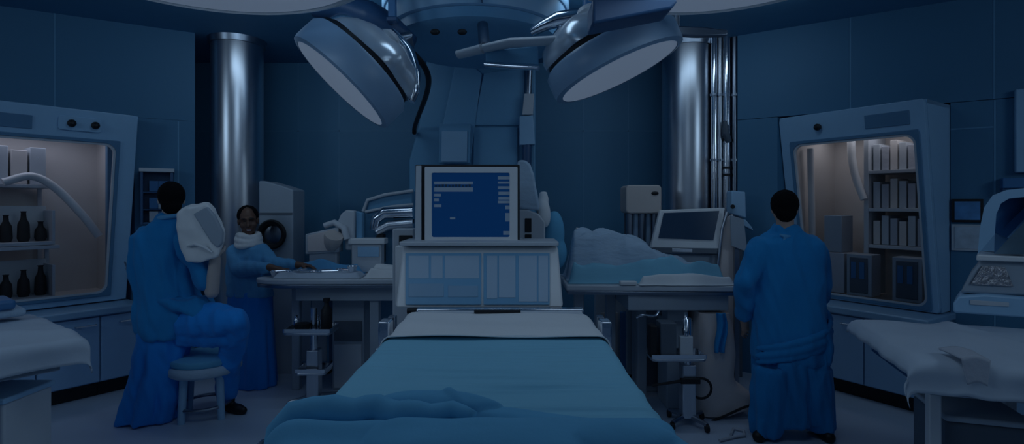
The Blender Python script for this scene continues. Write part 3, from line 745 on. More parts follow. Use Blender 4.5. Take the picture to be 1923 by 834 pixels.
mb = MB(); mb.bmm((a.x + .03, 3.42, 1.385), (b.x + .01, 3.75, 1.415)); put('top_ledge', mb, M['offw'], t, .008)
mb = MB(); mb.bmm((a.x + .06, 3.52, .0), (a.x + .14, 3.70, 1.384)); put('leg', mb, M['offw'], t, .008)
mb = MB(); mb.bmm((b.x - .14, 3.52, .0), (b.x - .06, 3.70, 1.384)); put('leg', mb, M['offw'], t, .008)
mb = MB(); mb.tube([P(765, 584, 3.215), P(1052, 582, 3.215)], .018, 12); put('lower_bar', mb, M['black'], t)
mb = MB(); mb.extr([P(c_, d_, 3.50) for c_, d_ in ((742, 462), (742, 575), (760, 575), (768, 462))], (0, .12, 0)); put('side_post', mb, M['white'], t, .008)
# monitor
YM = 3.60
t = thing('monitor', P(876, 462, YM), 'upright square monitor with blue screen standing on the console', 'monitor'); 
def mp(a, b, y=YM): return P(a, b, y)
mb = MB(); mb.extr([mp(a, b) for a, b in ((780, 459), (976, 459), (976, 309), (780, 309))], (0, .10, 0)); put('housing', mb, M['black'], t, .008)
mb = MB()
ring_panel(mb, lambda x, y, o: mp(x, y, YM - .002) + V((0, -o, 0)), (799, 972, 314, 457), rrect(812, 957, 325, 445, 3, 3), .035); put('bezel', mb, M['white'], t, .005)
mb = MB(); mb.extr([mp(a, b, YM - .003) for a, b in ((811, 446), (958, 446), (958, 324), (811, 324))], (0, -.012, 0)); scn = put('screen', mb, M['screenb'], t)
for x0, x1, y0, y1 in ((815, 888, 341, 346), (815, 888, 352, 360), (815, 828, 364, 369), (815, 824, 373, 378), (815, 829, 384, 389), (845, 855, 408, 412), (935, 957, 331, 337), (935, 957, 341, 345), (935, 957, 350, 355),
                       (936, 957, 360, 366), (936, 957, 370, 375), (935, 957, 377, 382), (949, 957, 386, 393), (949, 957, 400, 416), (945, 957, 434, 441)):
    mb = MB(); mb.extr([mp(a, b, YM - .0155) for a, b in ((x0, y1), (x1, y1), (x1, y0), (x0, y0))], (0, -.0015, 0)); put('readout_bar', mb, M['uiglow'], scn)
for i in range(11):
    x = 817 + i * 6.3; hh = 3 + (i * 5 % 4)
    mb = MB(); mb.extr([mp(a, b, YM - .0155) for a, b in ((x, 351), (x + 4, 351), (x + 4, 351 - hh), (x, 351 - hh))], (0, -.0012, 0)); put('readout_tick', mb, M['screend'], scn)
mb = MB(); mb.extr([mp(a, b, YM - .02) for a, b in ((779, 460), (791, 460), (791, 311), (781, 311))], (0, .06, 0)); put('side_strip', mb, M['offw'], t, .004)
mb = MB(); mb.bmm((mp(850, 0).x, YM + .02, 1.416), (mp(910, 0).x, YM + .08, 1.45)); put('foot', mb, M['dgrey'], t, .004)
mb = MB(); mb.cyl((mp(880, 0).x, YM + .11, 1.45), (mp(880, 0).x, YM + .11, 1.8), .03); put('neck', mb, M['dgrey'], t)
TZ = 1.03
# ------------------------------------------------------------------ left instrument table
def table(poly, label, legs, apron):
    cx = sum(p[0] for p in poly) / len(poly); cy = sum(p[1] for p in poly) / len(poly)
    t = thing('instrument_table', (cx, cy, 0), label, 'table')
    mb = MB(); mb.prism(poly, TZ - .045, TZ); put('tabletop', mb, M['offw'], t, .012)
    mb = MB(); mb.prism([(cx + (x - cx) * .985, cy + (y - cy) * .985) for x, y in poly], TZ - .075, TZ - .046); put('edge_band', mb, M['dsteel'], t, .006)
    mb = MB(); mb.bmm((apron[0], apron[2], TZ - .20), (apron[1], apron[3], TZ - .0755)); put('apron', mb, M['grey'], t, .006)
    for x, y, wd in legs:
        mb = MB(); mb.bmm((x - wd, y - wd, 0), (x + wd, y + wd, TZ - .0755)); put('leg', mb, M['grey'], t, .008)
    return t
pl_ = [(-.92, 4.45), (-.92, 5.05), (-1.75, 5.05), (-1.98, 4.86), (-2.09, 4.72), (-2.16, 4.64), (-2.19, 4.56), (-2.15, 4.49), (-2.05, 4.44), (-1.9, 4.42)]
table(pl_, 'round ended pale table by the woman, strewn with instruments', ((-1.185, 4.62, .04), (-1.93, 4.78, .035), (-1.02, 4.95, .035)), (-1.85, -.94, 4.55, 4.98))
pr_ = [(.42, 4.12), (1.74, 4.06), (1.76, 4.12), (1.78, 4.75), (.42, 4.80)]
table(pr_, 'pale table right of the bed, covered with crumpled sheets', ((.55, 4.4, .04), (.86, 4.66, .04), (1.12, 4.62, .04)), (.90, 1.68, 4.13, 4.65))
mb = MB(); mb.bmm((.83, 4.085, TZ + .001), (.96, 4.14, TZ + .035)); o = put('edge_clip', mb, M['white'], None, .01); tag(o, 'small white clip on the front edge of the right table', 'clip')

def mound(name, label, cat, x0, x1, y0, y1, z0, hf, m, nx=120, ny=60, seed=0, edge=.10, amp=.015, group=None):
    def f(u, v):
        x = x0 + (x1 - x0) * u; y = y0 + (y1 - y0) * v
        e = smooth01(min(u, 1 - u) * (x1 - x0) / edge) * smooth01(min(v, 1 - v) * (y1 - y0) / edge)
        h = hf(u, v) + amp * noise.noise(V((x * 6 + seed, y * 8, seed))) + amp * 1.3 * (1 - 2.4 * abs(noise.noise(V((x * 5 + y * 3, y * 13 - x * 2, seed + 4))))) + amp * .5 * math.sin(x * 11 + y * 23 + 3 * noise.noise(V((x * 3, y * 3, seed))))
        wob = .02 * noise.noise(V((x * 4, y * 4, seed + 9)))
        return V((x + wob, y + wob, z0 + .006 + max(0, h) * e))
    mb = MB(); mb.grid(nx, ny, f)
    # closed underside
    n = len(mb.v); w_ = nx + 1
    low = [V((p.x, p.y, z0 + .002)) for p in mb.v]
    fs = [tuple(reversed(q)) for q in mb.f]
    mb.add(low, fs)
    idx = [i for i in range(w_)] + [j * w_ + nx for j in range(1, ny + 1)] + [ny * w_ + i for i in range(nx - 1, -1, -1)] + [j * w_ for j in range(ny - 1, 0, -1)]
    for k in range(len(idx)):
        a, b = idx[k], idx[(k + 1) % len(idx)]; mb.f.append([a, a + n, b + n, b]); mb.fm.append(0)
    o = put(name, mb, m, None, ang=180); return tag(o, label, cat, group)

# sheets on the right table
mound('crumpled_sheet', 'pale blue crumpled sheet heaped at the left of the right table', 'sheet', .44, 1.62, 4.32, 4.74, TZ,
      lambda u, v: (.30 * smooth01((1.02 - u) / .75) + .06) * math.sin(PI * min(1, v * .9 + .1)) ** .6 + .05 * gauss(u - .12, .06) * gauss(v - .6, .3), M['linenb'], seed=3, edge=.09, amp=.034)
mound('blue_drape', 'blue gathered drape across the middle of the right table', 'drape', .44, 1.70, 4.17, 4.318, TZ,
      lambda u, v: .09 + .09 * gauss(u - .66, .22) + .05 * gauss(u - .1, .15), M['sheet'], seed=11, edge=.06, amp=.028)
mound('folded_sheet', 'white folded sheet along the front right edge of the table', 'sheet', .98, 1.72, 4.078, 4.165, TZ, lambda u, v: .055 + .02 * math.sin(PI * u), M['linen'], ny=20, seed=21, edge=.04, amp=.006)
mb = MB(); c = P(1092, 436, 4.55); mb.ell(c, (.06, .06, .04), 18, 10); mb2 = mb
t = thing('rolled_towel', c - V((0, 0, .04)), 'small white rolled towel on top of the pale heap of sheets', 'towel')
mb = MB(); mb.tube([c + V((-.05, 0, .012)), c + V((0, .0, .0)), c + V((.09, .01, -.05))], [.035, .042, .04], 16, .8); put('roll', mb, M['linen'], t, ang=70)

# instruments and cloths on the left table
mound('blue_cloth', 'rumpled pale blue cloth on the left table in front of the woman', 'cloth', -1.95, -1.33, 4.705, 4.845, TZ, lambda u, v: .06 + .05 * gauss(u - .4, .3), M['scrubl'], nx=40, ny=24, seed=31, edge=.07, amp=.014)
mound('instrument_towel', 'white wrinkled towel along the front of the left table', 'towel', -2.02, -1.28, 4.455, 4.70, TZ, lambda u, v: .035, M['linens'], nx=50, ny=24, seed=41, edge=.04, amp=.008)
mound('white_cloth', 'white folded cloth at the right end of the left table', 'cloth', -1.26, -.95, 4.47, 4.80, TZ, lambda u, v: .06, M['linen'], nx=40, ny=24, seed=51, edge=.06, amp=.016)
spots = [(-1.93, 4.55, .3), (-1.84, 4.60, 1.1), (-1.74, 4.54, -.4), (-1.63, 4.58, .6), (-1.53, 4.53, .1), (-1.43, 4.60, -.7)]
nth = ['first', 'second', 'third', 'fourth', 'fifth', 'sixth']
for i, (x, y, a) in enumerate(spots):
    d = V((math.cos(a), math.sin(a), 0)); q = V((-d.y, d.x, 0)); c = V((x, y, TZ + .06))
    t = thing('forceps', c, '%s chrome forceps from the rounded end of the left table' % nth[i], 'forceps', 'chrome forceps on the white towel')
    for s in (-1, 1):
        mb = MB(); mb.tube([c - d * .085 + q * .012 * s, c + q * .006 * s, c + d * .085 - q * .004 * s], [.006, .007, .004], 8); put('arm', mb, M['chrome'], t)
        mb = MB(); r = [c - d * .102 + q * .018 * s + (d * math.cos(k * PI / 6) + q * math.sin(k * PI / 6)) * .018 for k in range(13)]; mb.tube(r, .004, 6, cap=False); put('finger_ring', mb, M['chrome'], t)
for i, (x, y, r) in enumerate(((-2.03, 4.58, .05), (-1.36, 4.53, .045))):
    mb = MB(); mb.lathe([(0, 0), (r * .6, 0), (r, .05), (r * 1.1, .052), (r * .93, .05), (r * .55, .008), (0, .008)], (x, y, TZ + (.05 if i else .003)), n=28)
    o = put('steel_bowl', mb, M['chrome'], None, ang=50); tag(o, ['small steel bowl at the rounded tip of the left table', 'small steel bowl on the towel, right of the forceps'][i], 'bowl')

# microscope like devices behind the left table top
def at_table(t): return t
t = thing('monitor_box', P(605, 472, 4.9), 'beige screen box facing left on the back of the left table', 'device')
mb = MB(); mb.extr([P(a, b, 4.84) for a, b in ((573, 478), (636, 474), (636, 426), (573, 440))], (0, .13, 0)); put('case', mb, M['offw'], t, .01)
mb = MB(); mb.extr([P(a, b, 4.837) for a, b in ((578, 473), (618, 471), (614, 434), (578, 443))], (0, -.008, 0)); put('screen', mb, M['beige'], t, .003)
mb = MB(); mb.bmm((P(580, 0, 4.86).x, 4.86, TZ + .002), (P(632, 0, 4.86).x, 4.97, P(0, 478, 4.84).z + .02)); put('stand', mb, M['offw'], t, .01)
t = thing('microscope', P(650, 470, 4.8), 'white rounded microscope leaning over the beige screen box', 'microscope')
mb = MB(); mb.extr([P(a, b, 4.86) for a, b in ((648, 470), (664, 470), (666, 396), (650, 394), (640, 402), (632, 420), (646, 428))], (0, .10, 0)); put('arm', mb, M['offw'], t, .015)
mb = MB(); cc = P(625, 452, 4.80); mb.lathe([(.045, -.085), (.07, -.04), (.085, .03), (.08, .06), (0, .065)], cc, (.25, -.3, .6), 28); put('head', mb, M['beigel'], t, ang=60)
mb = MB(); mb.tube([P(610, 424, 4.86), P(628, 418, 4.86), P(646, 428, 4.84), P(652, 450, 4.82)], .035, 14, .8); put('neck_tube', mb, M['offw'], t, ang=60)
mb = MB(); mb.bmm((P(600, 0, 4.78).x, 4.852, TZ + .002), (P(672, 0, 4.78).x, 4.95, TZ + .05)); put('foot', mb, M['white'], t, .012)
mb = MB(); mb.extr([P(a, b, 4.9) for a, b in ((668, 470), (680, 470), (680, 400), (668, 396))], (0, .08, 0)); put('back_post', mb, M['panel'], t, .01)
t = thing('small_drawer_case', P(688, 500, 4.75), 'small white flat topped case near the monitor on the left table', 'case')
mb = MB(); mb.extr([P(a, b, 4.84) for a, b in ((660, 512), (716, 512), (716, 459), (660, 459))], (0, .12, 0)); put('case', mb, M['offw'], t, .008)
mb = MB(); mb.extr([P(a, b, 4.82) for a, b in ((653, 459), (722, 459), (722, 448), (653, 448))], (0, .14, 0)); put('lid', mb, M['white'], t, .008)
mb = MB(); mb.extr([P(a, b, 4.838) for a, b in ((672, 482), (712, 482), (712, 463), (672, 463))], (0, -.01, 0)); dr = put('drawer', mb, M['hoodm'], t, .003)
# big machine half hidden by the monitor on the left
t = thing('anaesthesia_machine', P(735, 600, 5.2) * 1, 'large pale blue machine with chrome rolls, left of the monitor', 'machine'); t.location.z = 0; t.matrix_world = WM[t] = Matrix.Translation(V((P(735, 0, 5.2).x, 5.2, 0)))
mb = MB(); mb.extr([P(a, b, 5.12) for a, b in ((686, 640), (686, 398), (690, 377), (720, 366), (775, 357), (775, 640))], (0, .3, 0)); put('body', mb, M['paneld'], t, .02)
mb = MB(); mb.tube([P(682, 397, 5.10), P(690, 376, 5.10), P(722, 366, 5.10), P(776, 358, 5.10)], .016, 10); put('top_trim', mb, M['offw'], t)
mb = MB(); mb.tube([P(686, 398, 5.10), P(735, 388, 5.10), P(776, 384, 5.10)], .014, 10); put('front_trim', mb, M['offw'], t)
mb = MB(); mb.tube([P(702, 432, 5.02), P(706, 412, 5.02), P(722, 400, 5.02), P(776, 398, 5.02)], [.04, .05, .055, .055], 16); put('upper_roll', mb, M['chrome'], t, ang=60)
mb = MB(); mb.tube([P(708, 436, 5.0), P(730, 424, 5.0), P(776, 420, 5.0)], [.04, .045, .045], 14); put('lower_roll', mb, M['steel'], t, ang=60)
mb = MB(); mb.extr([P(a, b, 5.0) for a, b in ((738, 428), (776, 428), (776, 412), (738, 414))], (0, .06, 0)); put('black_tray', mb, M['black'], t, .006)
mb = MB(); mb.extr([P(a, b, 4.98) for a, b in ((706, 494), (720, 494), (720, 440), (706, 442))], (0, .1, 0)); put('black_bellows', mb, M['black'], t, .01)
t = thing('side_pedestal', P(750, 0, 3.9) * 1, 'white narrow cabinet post between machine and monitor', 'post'); t.matrix_world = WM[t] = Matrix.Translation(V((P(752, 0, 3.95).x, 3.95, 0)))
mb = MB(); x0, x1 = P(737, 0, 3.9).x, P(776, 0, 3.9).x; mb.bmm((x0, 3.9, 0), (x1, 4.05, P(0, 430, 3.9).z)); put('post', mb, M['offw'], t, .008)
mb = MB(); mb.bmm((x0 + .05, 3.885, P(0, 462, 3.9).z), (x1 - .004, 3.899, P(0, 442, 3.9).z)); put('slot', mb, M['black'], t, .004)
# white hooded unit and bags right of the monitor
t = thing('hooded_unit', P(1000, 465, 4.1) * 1, 'white hooded unit with two black slots right of the monitor', 'machine'); t.matrix_world = WM[t] = Matrix.Translation(V((P(1000, 0, 4.2).x, 4.2, 0)))
mb = MB(); mb.extr([P(a, b, 4.1) for a, b in ((972, 392), (972, 301), (986, 300), (996, 308), (1003, 328), (1007, 352), (1011, 372), (1014, 396))], (0, .30, 0)); put('hood', mb, M['linenb'], t, .02)
mb = MB(); mb.extr([P(a, b, 4.1) for a, b in ((972, 640), (1024, 640), (1024, 418), (1012, 402), (992, 394), (972, 393.5))], (0, .30, 0)); put('cabinet', mb, M['offw'], t, .012)
for y0, y1 in ((410, 436), (440, 460)):
    mb = MB(); mb.extr([P(a, b, 4.098) for a, b in ((986, y1), (998, y1), (998, y0), (986, y0))], (0, -.008, 0)); put('slot', mb, M['black'], t, .003)
mb = MB(); c = P(1021, 398, 4.32); mb.ell(c, (.055, .07, .13), 20, 14, Matrix.Rotation(-.12, 3, 'Y')); mb.tube([c + V((0, 0, .09)), c + V((-.005, 0, .165))], [.045, .03], 14)
o = remeshed('breathing_bag', mb, .012, M['linen'], None, 4, c - V((0, 0, .13))); tag(o, 'white plump bag hanging beside the white hooded unit', 'bag')
mb = MB(); c = P(1041, 452, 4.42); mb.ell(c + V((0, 0, .06)), (.085, .09, .19), 24, 16); mb.ell(c + V((.02, 0, -.10)), (.085, .10, .14), 20, 12)
o = remeshed('blue_cushion', mb, .014, M['blanket'], None, 4, c - V((0, 0, .24))); tag(o, 'blue rounded cushion between the hooded unit and the heaped sheets', 'cushion')
t = thing('cushion_stand', P(1042, 0, 4.42) * 1, 'dark post under the blue rounded cushion', 'stand'); t.matrix_world = WM[t] = Matrix.Translation(V((P(1042, 0, 4.42).x, 4.42, 0)))
zc = c.z - .215
mb = MB(); mb.cyl((c.x, 4.42, .04), (c.x, 4.42, zc), .03); put('pole', mb, M['dgrey'], t)
mb = MB(); mb.cyl((c.x, 4.42, 0), (c.x, 4.42, .039), .05, n=24); put('foot', mb, M['dgrey'], t)

# ------------------------------------------------------------------ under the left table
def rolling_stand(px, Y, trays, label, ztop, basew=.20, side=0):
    c = P(px, 0, Y); c.z = 0; t = thing('rolling_stand', (c.x, Y, 0), label, 'stand')
    mb = MB(); mb.cyl((c.x, Y, .10), (c.x, Y, ztop), .028, n=20); put('pole', mb, M['chrome'], t)
    mb = MB(); mb.bmm((c.x - .05, Y - .05, .06), (c.x + .05, Y + .05, .46)); put('lower_column', mb, M['steel'], t, .008)
    for k in range(4):
        a = k * PI / 2 + .6; e = V((c.x + basew * math.cos(a), Y + basew * math.sin(a), .055))
        mb = MB(); mb.tube([V((c.x, Y, .075)), e], [.022, .016], 10); f_ = put('foot', mb, M['dsteel'], t)
        mb = MB(); mb.cyl(e + V((-.012, 0, -.025)), e + V((.012, 0, -.025)), .028, n=16); put('caster', mb, M['black'], f_)
    for z, w_, d_, ox in trays:
        mb = MB(); x0, x1, y0, y1 = c.x + ox - w_, c.x + ox + w_, Y - d_, Y + d_
        mb.prism(rrect(x0, x1, y0, y1, .03), z, z + .02); tr = put('tray', mb, M['steel'], t, .005)
        mb = MB(); ring_panel(mb, lambda x, y, o_: V((x, y, z + .0205 + o_)), (x0, x1, y0, y1), rrect(x0 + .012, x1 - .012, y0 + .012, y1 - .012, .02), .03); put('rim', mb, M['chrome'], tr)
    return t, c
t, c = rolling_stand(590, 4.40, ((.60, .19, .12, -.02), (.27, .12, .1, .0)), 'chrome rolling stand with two trays under the left table', .80)
mb = MB(); mb.lathe([(.0, 0), (.052, 0), (.06, .03), (.06, .055), (.035, .06), (0, .06)], c + V((-.09, -.02, .622)), n=24); o = put('kidney_bowl', mb, M['black'], None, ang=50); tag(o, 'small dark bowl on the upper tray under the left table', 'bowl')
for i, dx in enumerate((-.16, .02)):
    mb = MB(); mb.lathe([(.022, 0), (.025, .07), (.018, .08), (.012, .10), (.016, .11), (0, .112)], c + V((dx, .03, .622)), n=16); o = put('glass_vial', mb, M['chrome'], None, ang=50)
    tag(o, ['small shiny vial at the left of the upper tray', 'small shiny vial beside the pole on the upper tray'][i], 'vial')
mb = MB(); mb.lathe([(.04, 0), (.045, .01), (.045, .16), (.02, .20), (.018, .23), (.028, .235), (.028, .26), (0, .262)], c + V((.11, -.02, .622)), n=20); o = put('gas_bottle', mb, M['black'], None, ang=50); tag(o, 'black capped bottle on the upper tray under the left table', 'bottle')
mb = MB(); mb.lathe([(.075, 0), (.08, .10), (.085, .11), (.07, .10), (.066, .01), (0, .01)], c + V((0.0, -.0, .3215)), n=24)
t = thing('under_counter_cabinet', V((-1.42, 5.0, 0)), 'dark grey cabinet with dotted panel under the left table', 'cabinet')
x0, x1 = P(624, 0, 4.75).x, P(684, 0, 4.75).x
mb = MB(); mb.bmm((x0, 4.75, 0), (x1, 5.1, .82)); put('carcass', mb, M['grey'], t, .008)
mb = MB(); mb.bmm((x0 + .02, 4.738, P(0, 640, 4.75).z), (x1 - .02, 4.749, P(0, 603, 4.75).z)); put('dotted_panel', mb, M['dgrey'], t, .003)
mb = MB(); mb.bmm((x0 + .02, 4.735, P(0, 728, 4.75).z), (x1 - .02, 4.749, P(0, 646, 4.75).z)); put('door', mb, M['offw'], t, .004)
t = thing('under_counter_cabinet', V((-1.9, 5.2, 0)), 'dark blue cabinet behind the chrome stand under the left table', 'cabinet')
x0, x1 = P(553, 0, 5.15).x, P(618, 0, 5.15).x
mb = MB(); mb.bmm((x0, 5.15, .12), (x1, 5.5, .90)); put('carcass', mb, M['paneld'], t, .008)
mb = MB(); mb.bmm((x0 + .01, 5.2, 0), (x1 - .01, 5.48, .119)); put('toe_kick', mb, M['black'], t)
mb = MB(); mb.bmm((x0 + .02, 5.138, .14), ((x0 + x1) / 2 - .005, 5.149, .88)); put('door', mb, M['grey'], t, .003)
mb = MB(); mb.bmm(((x0 + x1) / 2 + .005, 5.138, .14), (x1 - .02, 5.149, .88)); put('door', mb, M['grey'], t, .003)
# grey cabinet with a round black port, right of the left column
t = thing('port_cabinet', V((-2.31, 5.4, 0)), 'grey cabinet with round black port, right of the left steel column', 'cabinet')
x0, x1 = P(486, 0, 5.2).x, P(550, 0, 5.2).x
mb = MB(); mb.extr([V((x, 5.2, z)) for x, z in ((x0, 0), (x1, 0), (x1, 1.80), (x1 - .12, 1.84), (x0 + .05, 1.885), (x0, 1.885))], (0, .30, 0)); put('body', mb, M['grey'], t, .012)
mb = MB(); mb.bmm((x0 + .004, 5.19, 1.56), (x1 - .004, 5.199, 1.575)); put('seam', mb, M['dgrey'], t)
c = P(513, 440, 5.19); mb = MB(); mb.lathe([(.11, 0), (.135, .012), (.145, .04), (.13, .06), (.10, .05), (.095, .005)], c, (0, -1, 0), 36, cap=False); put('port_ring', mb, M['black'], t, ang=50)
mb = MB(); mb.lathe([(.094, .0), (.094, .01), (.05, .022), (0, .024)], c, (0, -1, 0), 32); put('port_glass', mb, M['dsteel'], t, ang=50)
# glass fronted wall cabinet behind the seated person
pa, pb = on_line(*LB, 266), on_line(*LB, 326)
wf = Fr(pa[:2], (pb - pa)[:2], (.503, -.864)); wl = (pb - pa).length
t = thing('wall_cabinet', wf(wl / 2, .06, 1.47), 'small glass fronted wall cabinet behind the head of the seated person', 'cabinet')
mb = MB(); z0, z1 = 1.47, 1.955
wf.box(mb, 0, wl, .003, .02, z0, z1); put('back', mb, M['navy'], t)
for nm_, b_ in (('side', (0, .02, .021, .13, z0, z1)), ('side', (wl - .02, wl, .021, .13, z0, z1)), ('shelf', (.021, wl - .021, .021, .125, 1.60, 1.612)), ('shelf', (.021, wl - .021, .021, .125, 1.76, 1.772)), ('bottom', (.021, wl - .021, .021, .13, z0, z0 + .02))):
    mb = MB(); wf.box(mb, *b_); put(nm_, mb, M['navy'], t, .002)
mb = MB(); wf.box(mb, -.01, wl + .01, .003, .14, z1 + .001, z1 + .035); put('top', mb, M['offw'], t, .004)
mb = MB(); wf.box(mb, .03, wl - .03, .126, .129, z0 + .025, z1 - .005); put('glass_door', mb, GLASS, t)
for i in range(6):
    row = i // 2; a = wl * (.40 + .28 * (i % 2)); zb = (1.492, 1.614, 1.774)[row]
    mb = MB(); wf.box(mb, a - .035, a + .035, .05, .11, zb, zb + .10); o = put('supply_box', mb, M['lightpanel'] if False else M['mblue' if i % 3 else 'offw'], None, .004)
    tag(o, '%s box on the %s shelf of the glass wall cabinet' % (('left', 'right')[i % 2], ('bottom', 'middle', 'top')[row]), 'box', 'boxes in the glass wall cabinet')
# small chrome instruments held over the counter by the seated person
c = P(246, 512, 4.62)
t = thing('chrome_instrument', c, 'small chrome instrument in the left hand of the seated person', 'instrument')
mb = MB(); mb.tube([c + V((-.03, 0, .04)), c + V((.02, -.02, -.02))], [.016, .02], 12); put('barrel', mb, M['chrome'], t)
mb = MB(); mb.tube([c + V((-.03, 0, .04)), c + V((-.07, .02, .09))], [.01, .006], 10); put('tip', mb, M['chrome'], t)

# ------------------------------------------------------------------ right background units
t = thing('equipment_rack', V((1.5, 5.0, 0)), 'low dark rack behind the right table carrying the tilted screen', 'rack')
x0, x1 = P(1176, 0, 4.86).x, P(1372, 0, 4.86).x
mb = MB(); mb.bmm((x0, 4.86, .10), (x1, 5.26, 1.20)); put('body', mb, M['grey'], t, .01)
mb = MB(); mb.bmm((x0 + .02, 4.88, 0), (x1 - .02, 5.24, .099)); put('plinth', mb, M['black'], t)
mb = MB(); mb.bmm((x0 - .01, 4.84, 1.201), (x1 + .01, 5.28, 1.225)); put('top_plate', mb, M['dsteel'], t, .004)
t = thing('steriliser', V((P(1211, 0, 4.9).x, 5.0, 1.226)), 'white topped unit with upright glass tubes, left of the tilted screen', 'machine')
x0, x1 = P(1180, 0, 4.9).x, P(1245, 0, 4.9).x
mb = MB(); mb.bmm((x0, 4.97, 1.227), (x1, 5.20, 1.262)); put('base', mb, M['grey'], t, .006)
mb = MB(); mb.bmm((x0 + .02, 5.15, 1.263), (x1 - .02, 5.19, 1.57)); put('back_plate', mb, M['dgrey'], t, .004)
for i in range(5):
    xx = x0 + .04 + i * (x1 - x0 - .08) / 4
    mb = MB(); mb.cyl((xx, 5.04, 1.263), (xx, 5.04, 1.569), .026 if i % 2 else .034, n=18); put('glass_tube', mb, M['glassjar'] if i % 2 else M['dsteel'], t)
mb = MB(); z0, z1 = 1.571, P(0, 347, 4.88).z; mb.extr([V((x, 4.95, z)) for x, z in rrect(x0 - .01, x1 + .002, z0, z1, .035)], (0, .27, 0)); th = put('top_housing', mb, M['beigel'], t, .012)
mb = MB(); c = P(1230, 363, 4.949); mb.ell(c, (.035, .012, .018), 20, 8); put('dark_eye', mb, M['black'], th)
t = thing('tilted_screen', V((P(1290, 0, 4.6).x, 4.95, 1.226)), 'tilted dark blue screen in pale frame in front of the right column', 'screen')
def ts(a, b, off=0.0):
    k = (465 - b) / 72.0; return P(a, b, 4.80 + .05 * k) + V((0, -off, .0))
mb = MB(); mb.extr([ts(a, b) for a, b in ((1222, 466), (1350, 468), (1362, 390), (1240, 395))], (0, .06, .0)); put('frame', mb, M['white'], t, .01)
mb = MB(); mb.extr([ts(a, b, .002) for a, b in ((1236, 447), (1339, 451), (1350, 396), (1246, 400))], (0, -.008, 0)); put('screen', mb, M['screend'], t, .002)
mb = MB(); mb.extr([ts(a, b, .004) for a, b in ((1225, 475), (1346, 477), (1348, 467), (1227, 464))], (0, .10, 0)); put('keyboard_bar', mb, M['dgrey'], t, .005)
mb = MB(); mb.extr([ts(a, b, .006) for a, b in ((1262, 473), (1300, 474), (1300, 467), (1262, 466))], (0, .02, 0)); put('key_label', mb, M['steel'], t, .003)
mb = MB(); mb.bmm((P(1270, 0, 4.9).x, 4.93, 1.227), (P(1320, 0, 4.9).x, 5.05, 1.40)); put('stand', mb, M['dgrey'], t, .006)
# pipes
for i, (px, r, m_, lab) in enumerate(((1341, .030, 'chrome', 'chrome vertical pipe close to the right steel column'), (1352, .022, 'steel', 'thin steel vertical pipe, second from the right column'),
                                 (1364, .036, 'chrome', 'thick chrome vertical pipe with clamps, third from the right column'), (1379, .026, 'dsteel', 'dark vertical pipe farthest from the right column'))):
    c = P(px, 0, 5.33); t = thing('wall_pipe', (c.x, 5.33, 0), lab, 'pipe')
    mb = MB(); mb.cyl((c.x, 5.33, 0), (c.x, 5.33, CEIL), r, n=20); put('tube', mb, M[m_], t)
    for z in ((1.95, 2.02, 2.30) if i == 2 else (2.1, 2.75)):
        mb = MB(); mb.lathe([(r + .001, -.012), (r + .012, -.012), (r + .012, .012), (r + .001, .012)], (c.x, 5.33, z), n=20); put('clamp', mb, M['black'] if i == 2 else M['dsteel'], t)
    if i == 2:
        mb = MB(); mb.tube([(c.x + .01, 5.30, 2.28), (c.x - .03, 5.27, 2.36), (c.x - .035, 5.27, 2.48)], [.03, .035, .02], 12); put('valve', mb, M['dgrey'], t)
t = thing('junction_box', P(1388, 405, 5.1), 'pale small box with hook on the wall behind the standing person', 'box')
mb = MB(); mb.extr([P(a, b, 4.98) for a, b in ((1374, 402), (1402, 410), (1400, 360), (1374, 358))], (0, .12, 0)); put('case', mb, M['hoodm'], t, .012)
mb = MB(); mb.extr([P(a, b, 4.97) for a, b in ((1386, 418), (1416, 434), (1412, 426), (1400, 412))], (0, .06, 0)); put('hook', mb, M['hoodm'], t, .008)
mb = MB(); mb.cyl(P(1376, 388, 4.95), P(1376, 388, 4.985), .02, n=14); put('nozzle', mb, M['black'], t)
mb = MB(); mb.bmm((P(1382, 0, 5.1).x, 5.101, 0), (P(1394, 0, 5.1).x, 5.15, 1.60)); put('post', mb, M['dgrey'], t)
t = thing('chart_board', P(1390, 470, 4.7), 'grey hanging chart board behind the shoulder of the standing person', 'board')
mb = MB(); mb.extr([P(a, b, 4.72) for a, b in ((1374, 462), (1404, 474), (1397, 412), (1372, 404))], (0, .02, 0)); put('board', mb, M['grey'], t, .004)
mb = MB(); mb.bmm((P(1380, 0, 4.75).x, 4.745, 0), (P(1388, 0, 4.75).x, 4.78, 1.5)); put('post', mb, M['dsteel'], t)
t = thing('folded_cover', P(1365, 515, 4.5) * 1, 'tall beige folded cover standing at the right end of the table', 'cover'); t.matrix_world = WM[t] = Matrix.Translation(V((P(1366, 0, 4.82).x, 4.82, 0)))
mb = MB(); mb.extr([P(a, b, 4.80) for a, b in ((1352, 640), (1382, 640), (1381, 440), (1377, 402), (1368, 408), (1358, 440), (1352, 500))], (0, .04, 0)); put('flap', mb, M['beige'], t, .01)
mb = MB(); mb.tube([P(1348, 640, 4.79), P(1348, 500, 4.79), P(1356, 430, 4.79), P(1366, 398, 4.79)], .014, 10); put('edge_tube', mb, M['steel'], t, ang=60)

